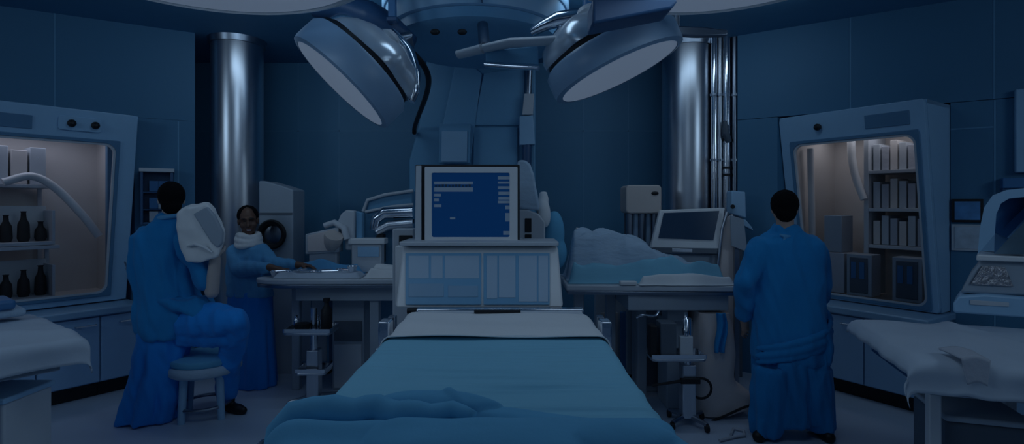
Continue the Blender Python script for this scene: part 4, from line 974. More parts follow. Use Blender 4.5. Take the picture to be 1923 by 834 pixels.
# ------------------------------------------------------------------ under the right table
t = thing('pedestal_cover', V((1.6, 4.3, 0)), 'tall beige curved pedestal cover at the right end of the table', 'pedestal')
Yp = 4.10
mb = MB()
prof = [(1325, 572), (1362, 566), (1374, 585), (1384, 620), (1389, 670), (1385, 712), (1394, 732), (1420, 744), (1424, 770), (1325, 800)]
rs = []
rows = 28
for i in range(rows + 1):
    py = 590 + (784 - 590) * i / rows
    xr_ = None
    for (x0, y0), (x1, y1) in zip(prof[1:-1], prof[2:]):
        if y0 <= py <= y1: xr_ = x0 + (x1 - x0) * (py - y0) / (y1 - y0)
    if xr_ is None: xr_ = prof[1][0] if py < 600 else 1424
    a0, a1 = P(1318, py, Yp), P(xr_, py, Yp)
    w_ = (a1.x - a0.x) / 2; cx = (a0.x + a1.x) / 2; z = max(.004, a0.z)
    rs.append([V((x, y, z)) for x, y in rrect(cx - w_, cx + w_, Yp, Yp + .42, min(.10, w_ * .6))])
mb.rings(rs); put('cover', mb, M['beige'], t, ang=60)
mb = MB(); mb.tube([P(1322, 797, 4.08), P(1360, 782, 4.07), P(1395, 766, 4.05), P(1424, 757, 4.05)], .010, 8); put('hem_line', mb, M['black'], t)
mb = MB(); x0, x1 = P(1262, 0, 4.16).x, P(1316, 0, 4.16).x
mb.bmm((x0, 4.30, 0), (x1, 4.58, .72)); put('grey_column', mb, M['grey'], t, .01)
t, c = rolling_stand(1291, 4.0, ((.50, .20, .10, -.09),), 'chrome rolling stand with dark boxes under the right table', .80, .17)
mb = MB(); lp = [c + V((.03, -.03, .36))] + [c + V((.09 + .075 * math.sin(a), -.04, .285 - .075 * -math.cos(a))) for a in [k * PI / 10 for k in range(0, 15)]]
mb.tube(lp, .010, 8); o = put('cable_loop', mb, M['black'], None, ang=70); tag(o, 'black cable looping off the rolling stand under the right table', 'cable')
mb = MB(); mb.lathe([(.052, -.02), (.062, -.02), (.062, .02), (.052, .02)], c + V((0, 0, .35)), n=20); tmp = mb
t2 = thing('pole_clamp', c + V((0, -.06, .33)), 'black clamp with handle on the pole under the right table', 'clamp')
mb = MB(); mb.bmm(c + V((-.075, -.085, .33)), c + V((.07, -.052, .37))); put('block', mb, M['black'], t2, .006)
mb = MB(); mb.tube([c + V((-.07, -.07, .35)), c + V((-.28, -.06, .315))], [.012, .008], 10); put('handle', mb, M['black'], t2)
for nm_, x0, x1, y0, y1, m_, lab in (('instrument_case', 1240, 1288, 606, 648, 'dgrey', 'dark grey square case on the tray under the right table'),):
    mb = MB(); a, b = P(x0, y1, 3.94), P(x1 - 18, y0, 3.94); mb.bmm((a.x, 3.93, .5215), (b.x, 4.06, b.z)); o = put(nm_, mb, M[m_], None, .008); tag(o, lab, 'case')
t3 = thing('grey_drop_box', P(1273, 605, 4.2), 'grey box hung under the top of the right table', 'box')
mb = MB(); a, b = P(1254, 604, 4.25), P(1292, 570, 4.25); mb.bmm((a.x, 4.25, a.z), (b.x, 4.42, .8295)); put('case', mb, M['grey'], t3, .006)
t3 = thing('pump', P(1303, 650, 4.1), 'chrome and white pump on the pole under the right table', 'pump')
mb = MB(); a = P(1282, 648, 4.0); mb.bmm((P(1276, 0, 3.94).x, 3.92, .523), (P(1300, 0, 3.94).x, 3.965, .68)); put('body', mb, M['offw'], t3, .006)
mb = MB(); c2 = P(1288, 600, 3.94); mb.lathe([(.02, 0), (.026, .05), (.018, .06), (.022, .12), (.012, .13), (.012, .17)], (c2.x, 3.942, .682), n=18); put('barrel', mb, M['chrome'], t3, ang=50)
for i, px in enumerate((1318, 1326)):
    pass
t3 = thing('backlit_panel', P(1146, 0, 4.9) * 1, 'narrow beige framed panel under the right table beside the bed', 'panel'); t3.matrix_world = WM[t3] = Matrix.Translation(V((P(1146, 0, 4.9).x, 4.9, 0)))
mb = MB(); mb.bmm((P(1118, 0, 4.9).x, 4.9, 0), (P(1188, 0, 4.9).x, 4.98, .98)); put('back_panel', mb, M['grey'], t3, .006)
mb = MB(); mb.bmm((P(1128, 0, 4.9).x, 4.885, P(0, 690, 4.9).z), (P(1160, 0, 4.9).x, 4.899, P(0, 587, 4.9).z)); put('beige_face', mb, M['beigel'], t3, .004)
mb = MB(); mb.bmm((P(1164, 0, 4.9).x, 4.88, .05), (P(1182, 0, 4.9).x, 4.899, P(0, 585, 4.9).z)); put('blue_strip', mb, M['mblue'], t3, .004)
t3 = thing('under_counter_cabinet', P(1240, 0, 5.05) * 1, 'grey cabinet standing behind the rolling stand, right of the bed', 'cabinet'); t3.matrix_world = WM[t3] = Matrix.Translation(V((P(1225, 0, 4.7).x, 4.72, 0)))
mb = MB(); mb.bmm((P(1192, 0, 4.70).x, 4.70, 0), (P(1262, 0, 4.70).x, 4.83, .90)); put('body', mb, M['grey'], t3, .008)
mb = MB(); mb.bmm((P(1198, 0, 4.70).x, 4.686, .06), (P(1256, 0, 4.70).x, 4.699, .5)); put('door', mb, M['dgrey'], t3, .004)
mb = MB(); c = P(1353, 566, 4.06)
mb.grid(10, 24, lambda u, v: V((c.x - .035 + .07 * u + .012 * math.sin(v * 5), 4.052 + .018 * math.sin(u * 9 + v * 3), .826 - .30 * v))); o = put('blue_strap', mb, M['scrub'], None, solid=.006, ang=180); tag(o, 'blue cloth strip hanging from the right end of the right table', 'cloth')
mb = MB(); a, b = P(1221, 646, 3.94), P(1234, 612, 3.94); mb.bmm((a.x, 3.93, .5215), (b.x, 4.03, b.z)); o = put('battery_pack', mb, M['black'], None, .008); tag(o, 'small upright black pack at the left end of the tray under the right table', 'battery pack')
mb = MB(); stube(mb, [P(1196, 596, 4.14), P(1206, 592, 4.12), P(1228, 594, 4.12), P(1236, 586, 4.14), P(1237, 578, 4.16)], .012, 10); o = put('chrome_hook', mb, M['chrome'], None, ang=60); tag(o, 'small chrome hook below the front edge of the right table', 'hook')
# cables on the floor near the standing person's shoes
mb = MB(); c = P(1392, 815, 3.86); mb.tube([V((c.x - .10, 3.80, .012)), V((c.x - .04, 3.9, .012)), V((c.x + .02, 3.86, .012)), V((c.x - .01, 3.78, .012)), V((c.x - .09, 3.76, .012)), V((c.x - .22, 3.7, .012))], .010, 8)
o = put('floor_cable', mb, M['towel'], None, ang=70); tag(o, 'pale cable curled on the floor by the shoes of the standing person', 'cable')

# ------------------------------------------------------------------ draped stretchers on both sides
def stretcher(o0, u, v, L, Wd, z, label, leg_a=.5, back_a=0.0):
    fr = Fr(o0, u, (-v[0], -v[1]))           # a: along the stretcher, -b: across, away from the aisle
    t = thing('stretcher', fr(L / 2, -Wd / 2, 0), label, 'stretcher')
    mb = MB(); fr.box(mb, .03, L, -Wd + .03, -.03, z - .11, z - .012); put('mattress', mb, M['navy'], t, .02)
    mb = MB(); fr.box(mb, .05, L, -Wd + .05, -.05, z - .16, z - .111); put('frame', mb, M['dsteel'], t, .006)
    for a in (leg_a, L - .2):
        for b in (-.12, -Wd + .12):
            if a == leg_a and b < -.2: a = leg_a + back_a
            mb = MB(); fr.box(mb, a - .025, a + .025, b - .025, b + .025, .10, z - .161); l = put('leg', mb, M['offw'], t, .006)
            mb = MB(); p = fr(a, b, .05); mb.cyl(p - fr.n * .018, p + fr.n * .018, .049, n=20); put('caster', mb, M['black'], l)
    mb = MB(); fr.box(mb, leg_a + back_a, L - .2, -Wd / 2 - .03, -Wd / 2 + .03, .13, .17); put('cross_bar', mb, M['dsteel'], t, .006)
    return t, fr
def drape(fr, L, Wd, z, hang_end, hang_front, hang_back, m, name, label, bump, seed):
    def f(u, v):
        s = -hang_end + u * (L + hang_end); w_ = -hang_front + v * (Wd + hang_front + hang_back)
        r = .05
        def fold(x, lim):
            # distance past an edge -> (outward, down)
            if x <= 0: return 0, 0
            q = x / r
            if q < PI / 2: return r * math.sin(q), r * (1 - math.cos(q))
            return r, r + (x - r * PI / 2)
        ea, ed = fold(-s + .0, 0); fa, fd = fold(-w_, 0); ba, bd = fold(w_ - Wd, 0)
        a = max(s, 0) - ea if s < 0 else s
        b = -(max(0, min(w_, Wd))) + fa - ba
        zz = z - ed - fd - bd
        hang = min(1, (ed + fd + bd) / .12)
        p = fr(a, b, zz + bump(s, w_) + .010 * noise.noise(V((s * 5 + seed, w_ * 5, 0))) * (1 - hang))
        wav = .016 * hang * (math.sin(s * 15 + seed) + math.sin(w_ * 17))
        return p + fr.n * wav * (1 if fd > 0 else 0) - fr.u * abs(wav) * (1 if ed > 0 else 0)
    mb = MB(); mb.grid(90, 70, f); o = put(name, mb, m, None, solid=.006, ang=180); return tag(o, label, 'sheet')
SZ = .93
ur, vr = V((.955, -.297, 0)), V((.297, .955, 0))
t, SR = stretcher((1.87, 2.43), ur, vr, 1.9, .88, SZ, 'stretcher at the lower right under a pale sheet', .09, .6)
drape(SR, 1.9, .88, SZ + .012, .10, .17, .04, M['linens'], 'white_sheet', 'big pale white sheet over the stretcher at the lower right',
      lambda s, w_: .028 * gauss(s - .35, .25) * gauss(w_ - .45, .25) + .014 * gauss(s - .62 + .2 * w_, .05) + .012 * gauss(s - .2 - .3 * w_, .04), 5)
mb = MB()
def f(u, v): 
    a, b = .13 + u * .20, .028 - v * .0
    p = SR(.08 + u * .19 + v * .03, -.02 + (.075 if v < .5 else .03) * 0, 0)
    w_ = v * .20 - .11                               # folded corner lying over the front edge
    b = -max(0, w_); zz = SZ + .034 + .028 * gauss(SR.n.x * 0 + u - .5, .6) - max(0, -w_) 
    bb = b + (.075 if w_ < 0 else .075 * smooth01(1 - w_ / .05))
    return SR(.10 + u * (.13 - .06 * (1 - v)) + .04 * (1 - v), bb, zz)
mb.grid(16, 20, f); o = put('folded_towel', mb, M['towel'], None, solid=.008, ang=180); tag(o, 'small grey folded towel on the front corner of the right sheet', 'towel')
ul, vl = V((-.6, -.8, 0)), V((-.8, .6, 0))
t, SL = stretcher((-2.33, 2.84), ul, vl, 1.7, .98, SZ, 'stretcher at the lower left under a white sheet')
drape(SL, 1.7, .98, SZ + .012, .09, .16, .04, M['linens'], 'white_sheet', 'white sheet with rounded corner over the stretcher at the lower left',
      lambda s, w_: .030 * gauss(w_ - .45, .3) * gauss(s - .35, .4) + .012 * gauss(w_ - .2 - .3 * s, .05), 15)
for k, (z0, z1, mm, lab) in enumerate(((SZ + .05, SZ + .10, 'linenb', 'pale blue lower pad at the far side of the left stretcher'), (SZ + .101, SZ + .16, 'mblue', 'dark blue upper pad at the far side of the left stretcher'))):
    mb = MB(); SL.box(mb, .06 + .05 * k, 1.3, -.95, -.70 + .02 * k, z0, z1); o = put('pad', mb, M[mm], None, .02); tag(o, lab, 'pad')
# white box unit by the left stretcher, only its corner in view
t = thing('bin', P(0, 800, 2.55) * 1, 'pale low bin at the very lower left corner', 'bin'); bx = V((-2.62, 2.80, 0)); t.matrix_world = WM[t] = Matrix.Translation(bx)
# clutter below the right stretcher
def rp(a, b, z): return SR(a, b, z)
t2 = thing('tool_bin', SR(.42, -.35, 0), 'dark open bin with pale rim under the right stretcher', 'bin')
mb = MB(); SR.box(mb, .16, .50, -.55, -.16, .30, .62); put('body', mb, M['dgrey'], t2, .02)
mb = MB(); SR.box(mb, .15, .51, -.56, -.15, .621, .65); put('rim', mb, M['grey'], t2, .01)
mb = MB(); SR.box(mb, .12, .53, -.60, -.14, .20, .299); put('shelf', mb, M['grey'], t2, .008)
mb = MB(); SR.box(mb, .13, .20, -.28, -.16, 0, .199); put('leg', mb, M['offw'], t2, .01)
mb = MB(); SR.box(mb, .45, .52, -.28, -.16, 0, .199); put('leg', mb, M['offw'], t2, .01)
mb = MB(); SR.box(mb, .36, .70, -.085, -.06, .42, .72); o = None
mb = MB(); c = SR(.58, -.22, .30); 
t2 = thing('suction_canister', SR(.62, -.25, 0), 'dark round canister with pale bands under the right stretcher', 'canister')
c = SR(.68, -.25, 0)
mb = MB(); mb.lathe([(.11, 0), (.12, .02), (.12, .50), (.10, .56), (.04, .58), (0, .58)], c, n=32); put('body', mb, M['dgrey'], t2, ang=50)
for z in (.18, .42):
    mb = MB(); mb.lathe([(.121, z), (.128, z), (.128, z + .03), (.121, z + .03)], c, n=32); put('band', mb, M['grey'], t2)
mb = MB(); mb.tube([c + V((0, 0, .585)), c + V((-.02, -.03, .66)), c + V((-.14, -.05, .66)), c + V((-.2, -.03, .66))], .014, 8); put('tube', mb, M['black'], t2)

# white rounded machine standing on the right stretcher
t = thing('ventilator', SR(.95, -.62, SZ + .03), 'pale rounded machine with arched opening on the right stretcher', 'machine')
Yv = 3.02
VD = V((.90, 3.02, 0)).normalized() if False else V(((1870 - CX) / FPX, 1, 0)).normalized()
def vp(a, b, y=Yv): return P(a, b, Yv) + VD * (y - Yv)
def vo(d): return VD * d
zb = vp(0, 590).z
mb = MB(); mb.extr([vp(a, b) for a, b in ((1790, 588), (1960, 600), (1960, 562), (1850, 553), (1800, 556), (1790, 570))], vo(.34)); put('base', mb, M['hoodm'], t, .012)
mb = MB(); mb.extr([vp(a, b, Yv - .001) for a, b in ((1822, 572), (1895, 576), (1895, 568), (1822, 563))], vo(-.006)); put('key_strip', mb, M['offw'], t, .002)
mb = MB(); mb.extr([vp(a, b, Yv + .05) for a, b in ((1802, 553), (1935, 558), (1925, 494), (1842, 490), (1822, 515))], vo(.24)); put('neck', mb, M['grey'], t, .015)
mb = MB(); mb.extr([vp(a, b, Yv + .046) for a, b in ((1822, 536), (1904, 540), (1888, 503), (1845, 500))], vo(-.012)); put('foil_window', mb, M['meshy'], t, .004)
mb = MB(); mb.extr([vp(a, b) for a, b in ((1833, 490), (1965, 494), (1965, 484), (1834, 478))], vo(.34)); put('ledge', mb, M['white'], t, .008)
outer = [(1835, 477), (1838, 430), (1846, 388), (1862, 364), (1888, 355), (1960, 352), (1965, 483)]
mb = MB()
prof = [(1965, 353), (1925, 353), (1890, 357), (1864, 367), (1848, 390), (1840, 430), (1836, 478)]
hole = [(1965, 478), (1965, 372), (1925, 370), (1895, 373), (1880, 382), (1871, 402), (1868, 440), (1867, 477)]
rs = [[vp(a, b, Yv) for a, b in prof], [vp(a, b, Yv) for a, b in hole], [vp(a, b, Yv + .22) for a, b in hole], [vp(a, b, Yv + .34) for a, b in prof]]
rs.append(rs[0]); mb.rings([list(r) for r in rs], cap=False, closed=False); hd = put('arched_hood', mb, M['hoodm'], t, ang=40)
mb = MB(); mb.extr([vp(a, b, Yv + .222) for a, b in hole], vo(.02)); put('inner_wall', mb, M['mblue'], t)
# pictures and box on the right wall
nR = V((-.547, -.837, 0)); pa, pb = on_line(*RB, 1786), on_line(*RB, 1846)
wf = Fr(pa[:2], (pb - pa)[:2], (-.547, -.837)); wl = (pb - pa).length
def wall_pic(y0, y1, label, m_, fm):
    z1, z0 = CAMZ + (HZ - y0) / FPX * pa.y, CAMZ + (HZ - y1) / FPX * pa.y
    t = thing('wall_picture', wf(wl / 2, .01, z0), label, 'picture')
    mb = MB(); wf.box(mb, 0, wl, .004, .022, z0, z1); put('frame', mb, M[fm], t, .004)
    mb = MB(); wf.box(mb, .02, wl - .02, .0225, .026, z0 + .02, z1 - .02); put('print', mb, M[m_], t)
wall_pic(374, 417, 'blue dark framed picture on the wall left of the pale machine', 'pict', 'black')
wall_pic(421, 470, 'pale picture hung below the dark framed picture', 'pictw', 'offw')
pc = on_line(*RB, 1904)
wf2 = Fr(pc[:2], (pb - pa)[:2], (-.547, -.837))
t = thing('wall_panel_box', wf2(.2, .05, 1.9), 'pale wall box at the right edge of the photo', 'box')
za, zb_ = CAMZ + .215 * pc.y, CAMZ + .06 * pc.y
mb = MB(); wf2.box(mb, 0, .5, .003, .06, zb_, za); put('case', mb, M['hoodm'], t, .01)
mb = MB(); wf2.box(mb, .06, .45, .061, .066, zb_ + .1, za - .1); put('cover', mb, M['panel'], t, .003)
pc2 = on_line(*RB, 1878); wf3 = Fr(pc2[:2], (pb - pa)[:2], (-.547, -.837))
t = thing('wall_shelf', wf3(.3, .08, 1.8), 'bright blue edged wall shelf above the pale machine', 'shelf')
mb = MB(); wf3.box(mb, 0, .8, .003, .10, 1.78, 1.86); put('board', mb, M['mblue'], t, .006)
mb = MB(); wf3.box(mb, .0, .8, .003, .09, 1.74, 1.779); put('bracket', mb, M['navy'], t, .004)
# bin at the lower left
t = bpy.data.objects['bin']
mb = MB(); mb.bmm((bx.x - .16, bx.y - .16, 0), (bx.x + .10, bx.y + .12, .66)); put('body', mb, M['offw'], t, .012)
mb = MB(); mb.bmm((bx.x - .17, bx.y - .17, .661), (bx.x + .11, bx.y + .13, .69)); put('lid', mb, M['hoodm'], t, .008)
# ------------------------------------------------------------------ people
def Rot(yaw, pitch=0.0, roll=0.0):
    return Matrix.Rotation(yaw, 3, 'Z') @ Matrix.Rotation(pitch, 3, 'X') @ Matrix.Rotation(roll, 3, 'Y')

def head(mb, c, R, k=1.0):
    """c: middle of the head, local +y is where the face looks"""
    c = V(c)
    def L(x, y, z): return c + R @ (V((x, y, z)) * k)
    def E(p, r): mb.ell(L(*p), tuple(q * k for q in r), 22, 14, R)
    E((0, -.012, .022), (.074, .094, .100)); E((0, .028, -.042), (.060, .066, .082)); E((0, .070, -.098), (.026, .022, .020))
    for s in (-1, 1):
        E((.040 * s, .058, -.030), (.026, .026, .030)); E((.076 * s, -.004, -.008), (.010, .022, .032))
        mb.caps([L(.012 * s, .086, .032), L(.046 * s, .072, .030)], [.011 * k, .010 * k])
    mb.caps([L(0, .086, .020), L(0, .100, -.010), L(0, .106, -.026)], [.009 * k, .011 * k, .014 * k])
    for s in (-1, 1): mb.ell(L(.012 * s, .096, -.028), (.009 * k,) * 3, 10, 6)
    mb.caps([L(-.020, .083, -.060), L(0, .092, -.058), L(.020, .083, -.060)], [.007 * k, .009 * k, .007 * k])
    mb.caps([L(-.016, .082, -.072), L(0, .090, -.074), L(.016, .082, -.072)], [.007 * k, .010 * k, .007 * k])
    return L

def hand(mb, wrist, d, nrm, side, curl=.35, k=1.0, splay=.10):
    """five separate fingers on a palm; d along the fingers, nrm out of the back of the hand, side +1 = thumb on d x nrm side"""
    w_ = V(wrist); d = V(d).normalized(); n = (V(nrm) - d * V(nrm).dot(d)).normalized(); x = d.cross(n).normalized() * side
    R = Matrix((x, d, n)).transposed()
    mb.ell(w_ + d * .050 * k, (.040 * k, .052 * k, .016 * k), 20, 12, R)
    mb.caps([w_ - d * .01 * k, w_ + d * .03 * k], [.025 * k, .024 * k])
    mb.caps([w_ + d * .085 * k + x * .028 * k, w_ + d * .083 * k - x * .030 * k], [.0135 * k, .012 * k])
    for i, (off, ln) in enumerate(((.031, .070), (.011, .080), (-.010, .074), (-.030, .058))):
        p = w_ + d * (.086 - .004 * abs(i - 1)) * k + x * off * k
        a = 0; pts = [p - d * .02 * k, p]; dd = d + x * splay * (off / .03)
        for j, fr_ in enumerate((.45, .31, .24)):
            a += curl * (1.0 + .25 * j)
            q = (dd.normalized() * math.cos(a) - n * math.sin(a)); p = p + q * ln * fr_ * k; pts.append(p)
        mb.caps(pts, [.0095 * k, .0095 * k, .0088 * k, .0082 * k, .0070 * k], 10)
    b = w_ + d * .022 * k + x * .030 * k - n * .004 * k
    t1 = b + (x * .75 + d * .65 - n * .2).normalized() * .034 * k; t2_ = t1 + (x * .35 + d * .9 - n * .3 - x * curl * .5).normalized() * .030 * k
    mb.caps([w_ + d * .012 * k + x * .012 * k, b, t1, t2_], [.014 * k, .0135 * k, .0105 * k, .0085 * k], 10)

def ell_ring(c, rx, ry, yaw=0.0, n=56, p=2.3, folds=None):
    out = []
    for k in range(n):
        a = 2 * PI * k / n; ca, sa = math.cos(a), math.sin(a)
        x = rx * math.copysign(abs(ca) ** (2 / p), ca); y = ry * math.copysign(abs(sa) ** (2 / p), sa)
        if folds: f_ = 1 + folds(a); x *= f_; y *= f_
        out.append(V(c) + V((x * math.cos(yaw) - y * math.sin(yaw), x * math.sin(yaw) + y * math.cos(yaw), 0)))
    return out

def figure(Y0):
    """returns pixel->point and loft helpers for a person standing at distance Y0"""
    def Q(px, py, dy=0.0): return P(px, py, Y0 + dy)
    def loft(mb, rows, yaw=0.0, amp=0.0, kk=9, ph=0.0):
        """rows: px, py, half width in px, dy, depth radius; interpolated finely"""
        rs = []; N = 5
        for i in range(len(rows) - 1):
            for j in range(N if i < len(rows) - 2 else N + 1):
                t = j / N; r = [rows[i][q] + (rows[i + 1][q] - rows[i][q]) * (smooth01(t) * .5 + t * .5) for q in range(5)]
                am = amp * min(1, (i + t) / max(1, len(rows) - 1) * 1.4)
                z_ = r[1] / 60.0
                rs.append(ell_ring(Q(r[0], r[1], r[3]), r[2] / FPX * Y0, r[4], yaw,
                          folds=(lambda a, am=am, z_=z_: am * (math.sin(kk * a + ph + .5 * math.sin(z_)) + .5 * math.sin((kk * 2 - 3) * a + 2 * ph + .7 * math.sin(z_ * 1.3)))) if amp else None))
        mb.rings(rs)
    return Q, loft
def cloth_disp(amp, sx=9.0, sz=2.5, seed=0.0):
    def f(p, n):
        a = noise.noise(V((p.x * sx + seed, p.y * sx, p.z * sz + seed))); b = noise.noise(V((p.x * sx * 2.3 + p.z * 6, p.y * sx * 2.3 + seed, p.z * sz * 2)))
        return amp * ((1 - 2 * abs(a)) * .7 + .5 * b)
    return f
def paint_face(body, L, kinds):
    """give eyes, brows and lips their own material on the one continuous skin"""
    W = WM[body]
    for p in body.data.polygons:
        c = W @ p.center
        for (lo, r, mi) in kinds:
            q = c - L(*lo)
            if (q.x / r[0]) ** 2 + (q.y / r[1]) ** 2 + (q.z / r[2]) ** 2 < 1: p.material_index = mi

def shoe(parent, heel, toe, wd=.045, h=.07, m='shoe'):
    mb = MB(); a, b = V(heel), V(toe); d = (b - a).normalized()
    mb.ell(a + d * .04 + V((0, 0, .045)), (wd * .85, wd * .95, .045), 20, 10); mb.caps([a + d * .04 + V((0, 0, .04)), a + d * .14 + V((0, 0, .034)), b - d * .045 + V((0, 0, .030))], [.040, .042, .030]); mb.caps([a + d * .03 + V((0, 0, .05)), a + d * .05 + V((0, 0, .10))], [.040, .040])
    return remeshed('shoe', mb, .008, M[m], parent, 4)

# ---- person standing on the right, seen from behind ---------------------------------------------------
Y0 = 3.85; Q, loft = figure(Y0); base = V((P(1486, 0, Y0).x, Y0, 0)); yaw = -.22
mb = MB()
hc = Q(1473, 392, -.01); R = Rot(-.35, -.22); L = head(mb, hc, R, 1.02)
mb.caps([L(0, -.020, -.06), Q(1474, 425, -.02), Q(1476, 445, 0)], [.058, .060, .075])
loft(mb, [(1477, 440, 22, 0, .06), (1478, 462, 50, 0, .09), (1478, 520, 52, 0, .10), (1481, 590, 44, 0, .09), (1485, 650, 48, 0, .10), (1485, 690, 44, 0, .10)], yaw)
LA = [Q(1424, 470, 0), Q(1402, 535, -.02), Q(1398, 602, .16), Q(1400, 618, .21)]
RA = [Q(1535, 472, .03), Q(1546, 535, .02), Q(1534, 562, .26), Q(1530, 565, .31)]
mb.caps(LA, [.058, .046, .032, .028]); mb.caps(RA, [.058, .046, .032, .028])
hand(mb, LA[-1], (.15, .75, -.35), (-.8, 0, .3), 1, .35); hand(mb, RA[-1], (-.2, .9, -.1), (.1, 0, 1), -1, .3)
for s, pts in ((-1, [(1462, 680, 0), (1450, 745, .0), (1443, 805, .02)]), (1, [(1510, 680, .02), (1522, 745, .02), (1528, 800, .04)])):
    mb.caps([Q(*p) for p in pts], [.085, .06, .042])
body = remeshed('person', mb, .0055, M['skin'], None, 3, base)
tag(body, 'person in blue gown and dark cap standing with back turned on the right', 'person')
mb = MB(); mb.ell(L(0, -.022, .030), (.094, .108, .104), 26, 16, R); mb.ell(L(0, -.060, -.040), (.070, .052, .070), 22, 14, R)
remeshed('hair', mb, .008, M['hair'], body, 5, disp=lambda p, n: .003 * noise.noise(p * 60))
mb = MB()
loft(mb, [(1475, 424, 17, -.005, .072), (1476, 436, 24, 0, .085), (1477, 446, 46, .0, .105), (1477, 458, 62, .0, .125), (1477, 480, 65, 0, .135), (1477, 520, 63, 0, .135), (1479, 560, 61, 0, .135), (1483, 600, 61, 0, .14), (1486, 640, 65, 0, .155), (1485, 668, 66, 0, .165), (1484, 676, 64, 0, .160)], yaw, .035, 7, .4)
mb.caps([Q(1428, 470, 0), Q(1400, 530, -.02), Q(1398, 585, .12)], [.082, .070, .062]); mb.caps([Q(1530, 474, .03), Q(1541, 532, .02), Q(1535, 560, .22)], [.078, .070, .055])
remeshed('gown', mb, .010, M['scrub'], body, 2, disp=cloth_disp(.026, 8, 2.0, 2))
mb = MB()   # long wrap twisted round the hips, hanging open on the right
def wrap(k):
    pts = []
    for i in range(19):
        u = i / 18; a = PI + .15 + u * (PI - .2); c = Q(1485, 664 - 56 * u ** 1.2 + k, 0)
        pts.append(V((c.x + .268 * math.cos(a), Y0 + .178 * math.sin(a), c.z)))
    return pts
for k, r in ((-12, .016), (2, .020), (14, .015)): mb.tube(wrap(k), [r * (.7 + .5 * math.sin(PI * i / 18)) for i in range(19)], 10, 1.3)
mb.caps([Q(1551, 586, -.02), Q(1556, 600, .0), Q(1549, 660, -.01)], [.022, .030, .022])
remeshed('wrap', mb, .009, M['scrub'], body, 5, disp=cloth_disp(.006, 14, 8, 5))
mb = MB()
loft(mb, [(1485, 650, 62, 0, .15), (1485, 690, 62, .0, .155), (1486, 740, 62, .0, .14), (1486, 785, 60, .0, .13)], yaw, .08, 7, 1.0)
loft(mb, [(1450, 690, 30, -.05, .12), (1444, 740, 27, -.06, .12), (1439, 790, 24, -.06, .11), (1436, 812, 21, -.06, .10)], 0, .10, 5, .3)
loft(mb, [(1525, 690, 29, -.05, .12), (1530, 740, 26, -.06, .12), (1533, 785, 24, -.05, .11), (1536, 804, 23, -.04, .10)], 0, .10, 5, 1.3)
loft(mb, [(1490, 680, 26, -.12, .05), (1490, 740, 25, -.13, .05), (1490, 800, 25, -.13, .045)], 0, .04, 5, 2.3)
remeshed('trousers', mb, .010, M['scrub'], body, 2, disp=cloth_disp(.026, 10, 1.2, 7))
mb = MB(); c = Q(1474, 444, -.10); mb.caps([c + V((-.03, 0, .01)), c, c + V((.04, .0, .0))], [.010, .014, .008]); mb.caps([c, c + V((.015, -.005, -.06))], [.009, .006]); mb.caps([c, c + V((-.02, -.005, -.05))], [.009, .006])
remeshed('neck_tie', mb, .006, M['scrubl'], body, 3)
f1 = Q(1424, 800); shoe(body, (f1.x + .05, 3.80, 0), (f1.x - .08, 3.70, 0)); f2 = Q(1530, 800); shoe(body, (f2.x, 3.84, 0), (f2.x + .02, 3.66, 0))

# ---- person perched on a stool at the left, seen from behind ------------------------------------------
Y0 = 4.08; Q, loft = figure(Y0); base = V((P(310, 0, Y0).x, Y0, 0)); yaw = .30
mb = MB()
hc = Q(322, 374, 0); R = Rot(.55, -.12); L = head(mb, hc, R, 1.06)
mb.caps([L(0, -.020, -.06), Q(320, 408, -.02), Q(316, 428, 0)], [.058, .060, .075])
loft(mb, [(316, 424, 20, 0, .06), (314, 450, 46, 0, .09), (312, 520, 42, 0, .10), (318, 580, 40, 0, .10), (322, 625, 46, .0, .11)], yaw)
LA = [Q(276, 455, .02), Q(262, 515, .08), Q(252, 516, .42), Q(250, 514, .47)]
RA = [Q(352, 450, -.03), Q(398, 548, -.10), Q(404, 488, -.13), Q(405, 482, -.13)]
mb.caps(LA, [.058, .045, .032, .028]); mb.caps(RA[:2], [.058, .046]); mb.caps(RA[1:], [.050, .040, .032])
hand(mb, LA[-1], (-.1, .9, -.05), (0, -.1, 1), 1, .55); hand(mb, RA[-1], (-.02, -.05, 1), (.3, -1, 0), 1, .45)
mb.caps([Q(305, 640, .0), Q(292, 710, .02), Q(285, 770, .04)], [.10, .065, .045])
mb.caps([Q(340, 615, .0), Q(446, 608, -.13), Q(432, 690, .10), Q(425, 752, .16)], [.09, .055, .045, .038])
body = remeshed('person', mb, .0055, [M['glove']], None, 3, base)
tag(body, 'person in blue scrubs perched on the stool at the left, holding a white bundle', 'person')
mb = MB(); mb.ell(L(0, -.022, .026), (.093, .108, .106), 26, 16, R); mb.ell(L(0, -.062, -.048), (.070, .050, .075), 22, 14, R)
remeshed('hair', mb, .008, M['hair'], body, 5, disp=lambda p, n: .003 * noise.noise(p * 60))
mb = MB()
loft(mb, [(320, 404, 17, 0, .075), (319, 416, 24, 0, .085), (315, 428, 40, 0, .105), (312, 445, 52, 0, .125), (309, 480, 54, 0, .135), (309, 520, 52, 0, .135), (317, 560, 53, 0, .14), (325, 590, 62, 0, .155), (322, 612, 54, 0, .155), (314, 630, 36, -.03, .13)], yaw, .045, 8, .2)
mb.caps([Q(280, 456, .02), Q(266, 505, .06), Q(262, 518, .14)], [.076, .074, .066]); mb.caps([Q(350, 452, -.03), Q(388, 530, -.09)], [.078, .06])
loft(mb, [(345, 560, 40, -.03, .13), (372, 580, 34, -.05, .12), (392, 596, 22, -.06, .10)], yaw)
remeshed('shirt', mb, .010, M['scrub'], body, 2, disp=cloth_disp(.028, 8, 1.8, 12))
mb = MB()
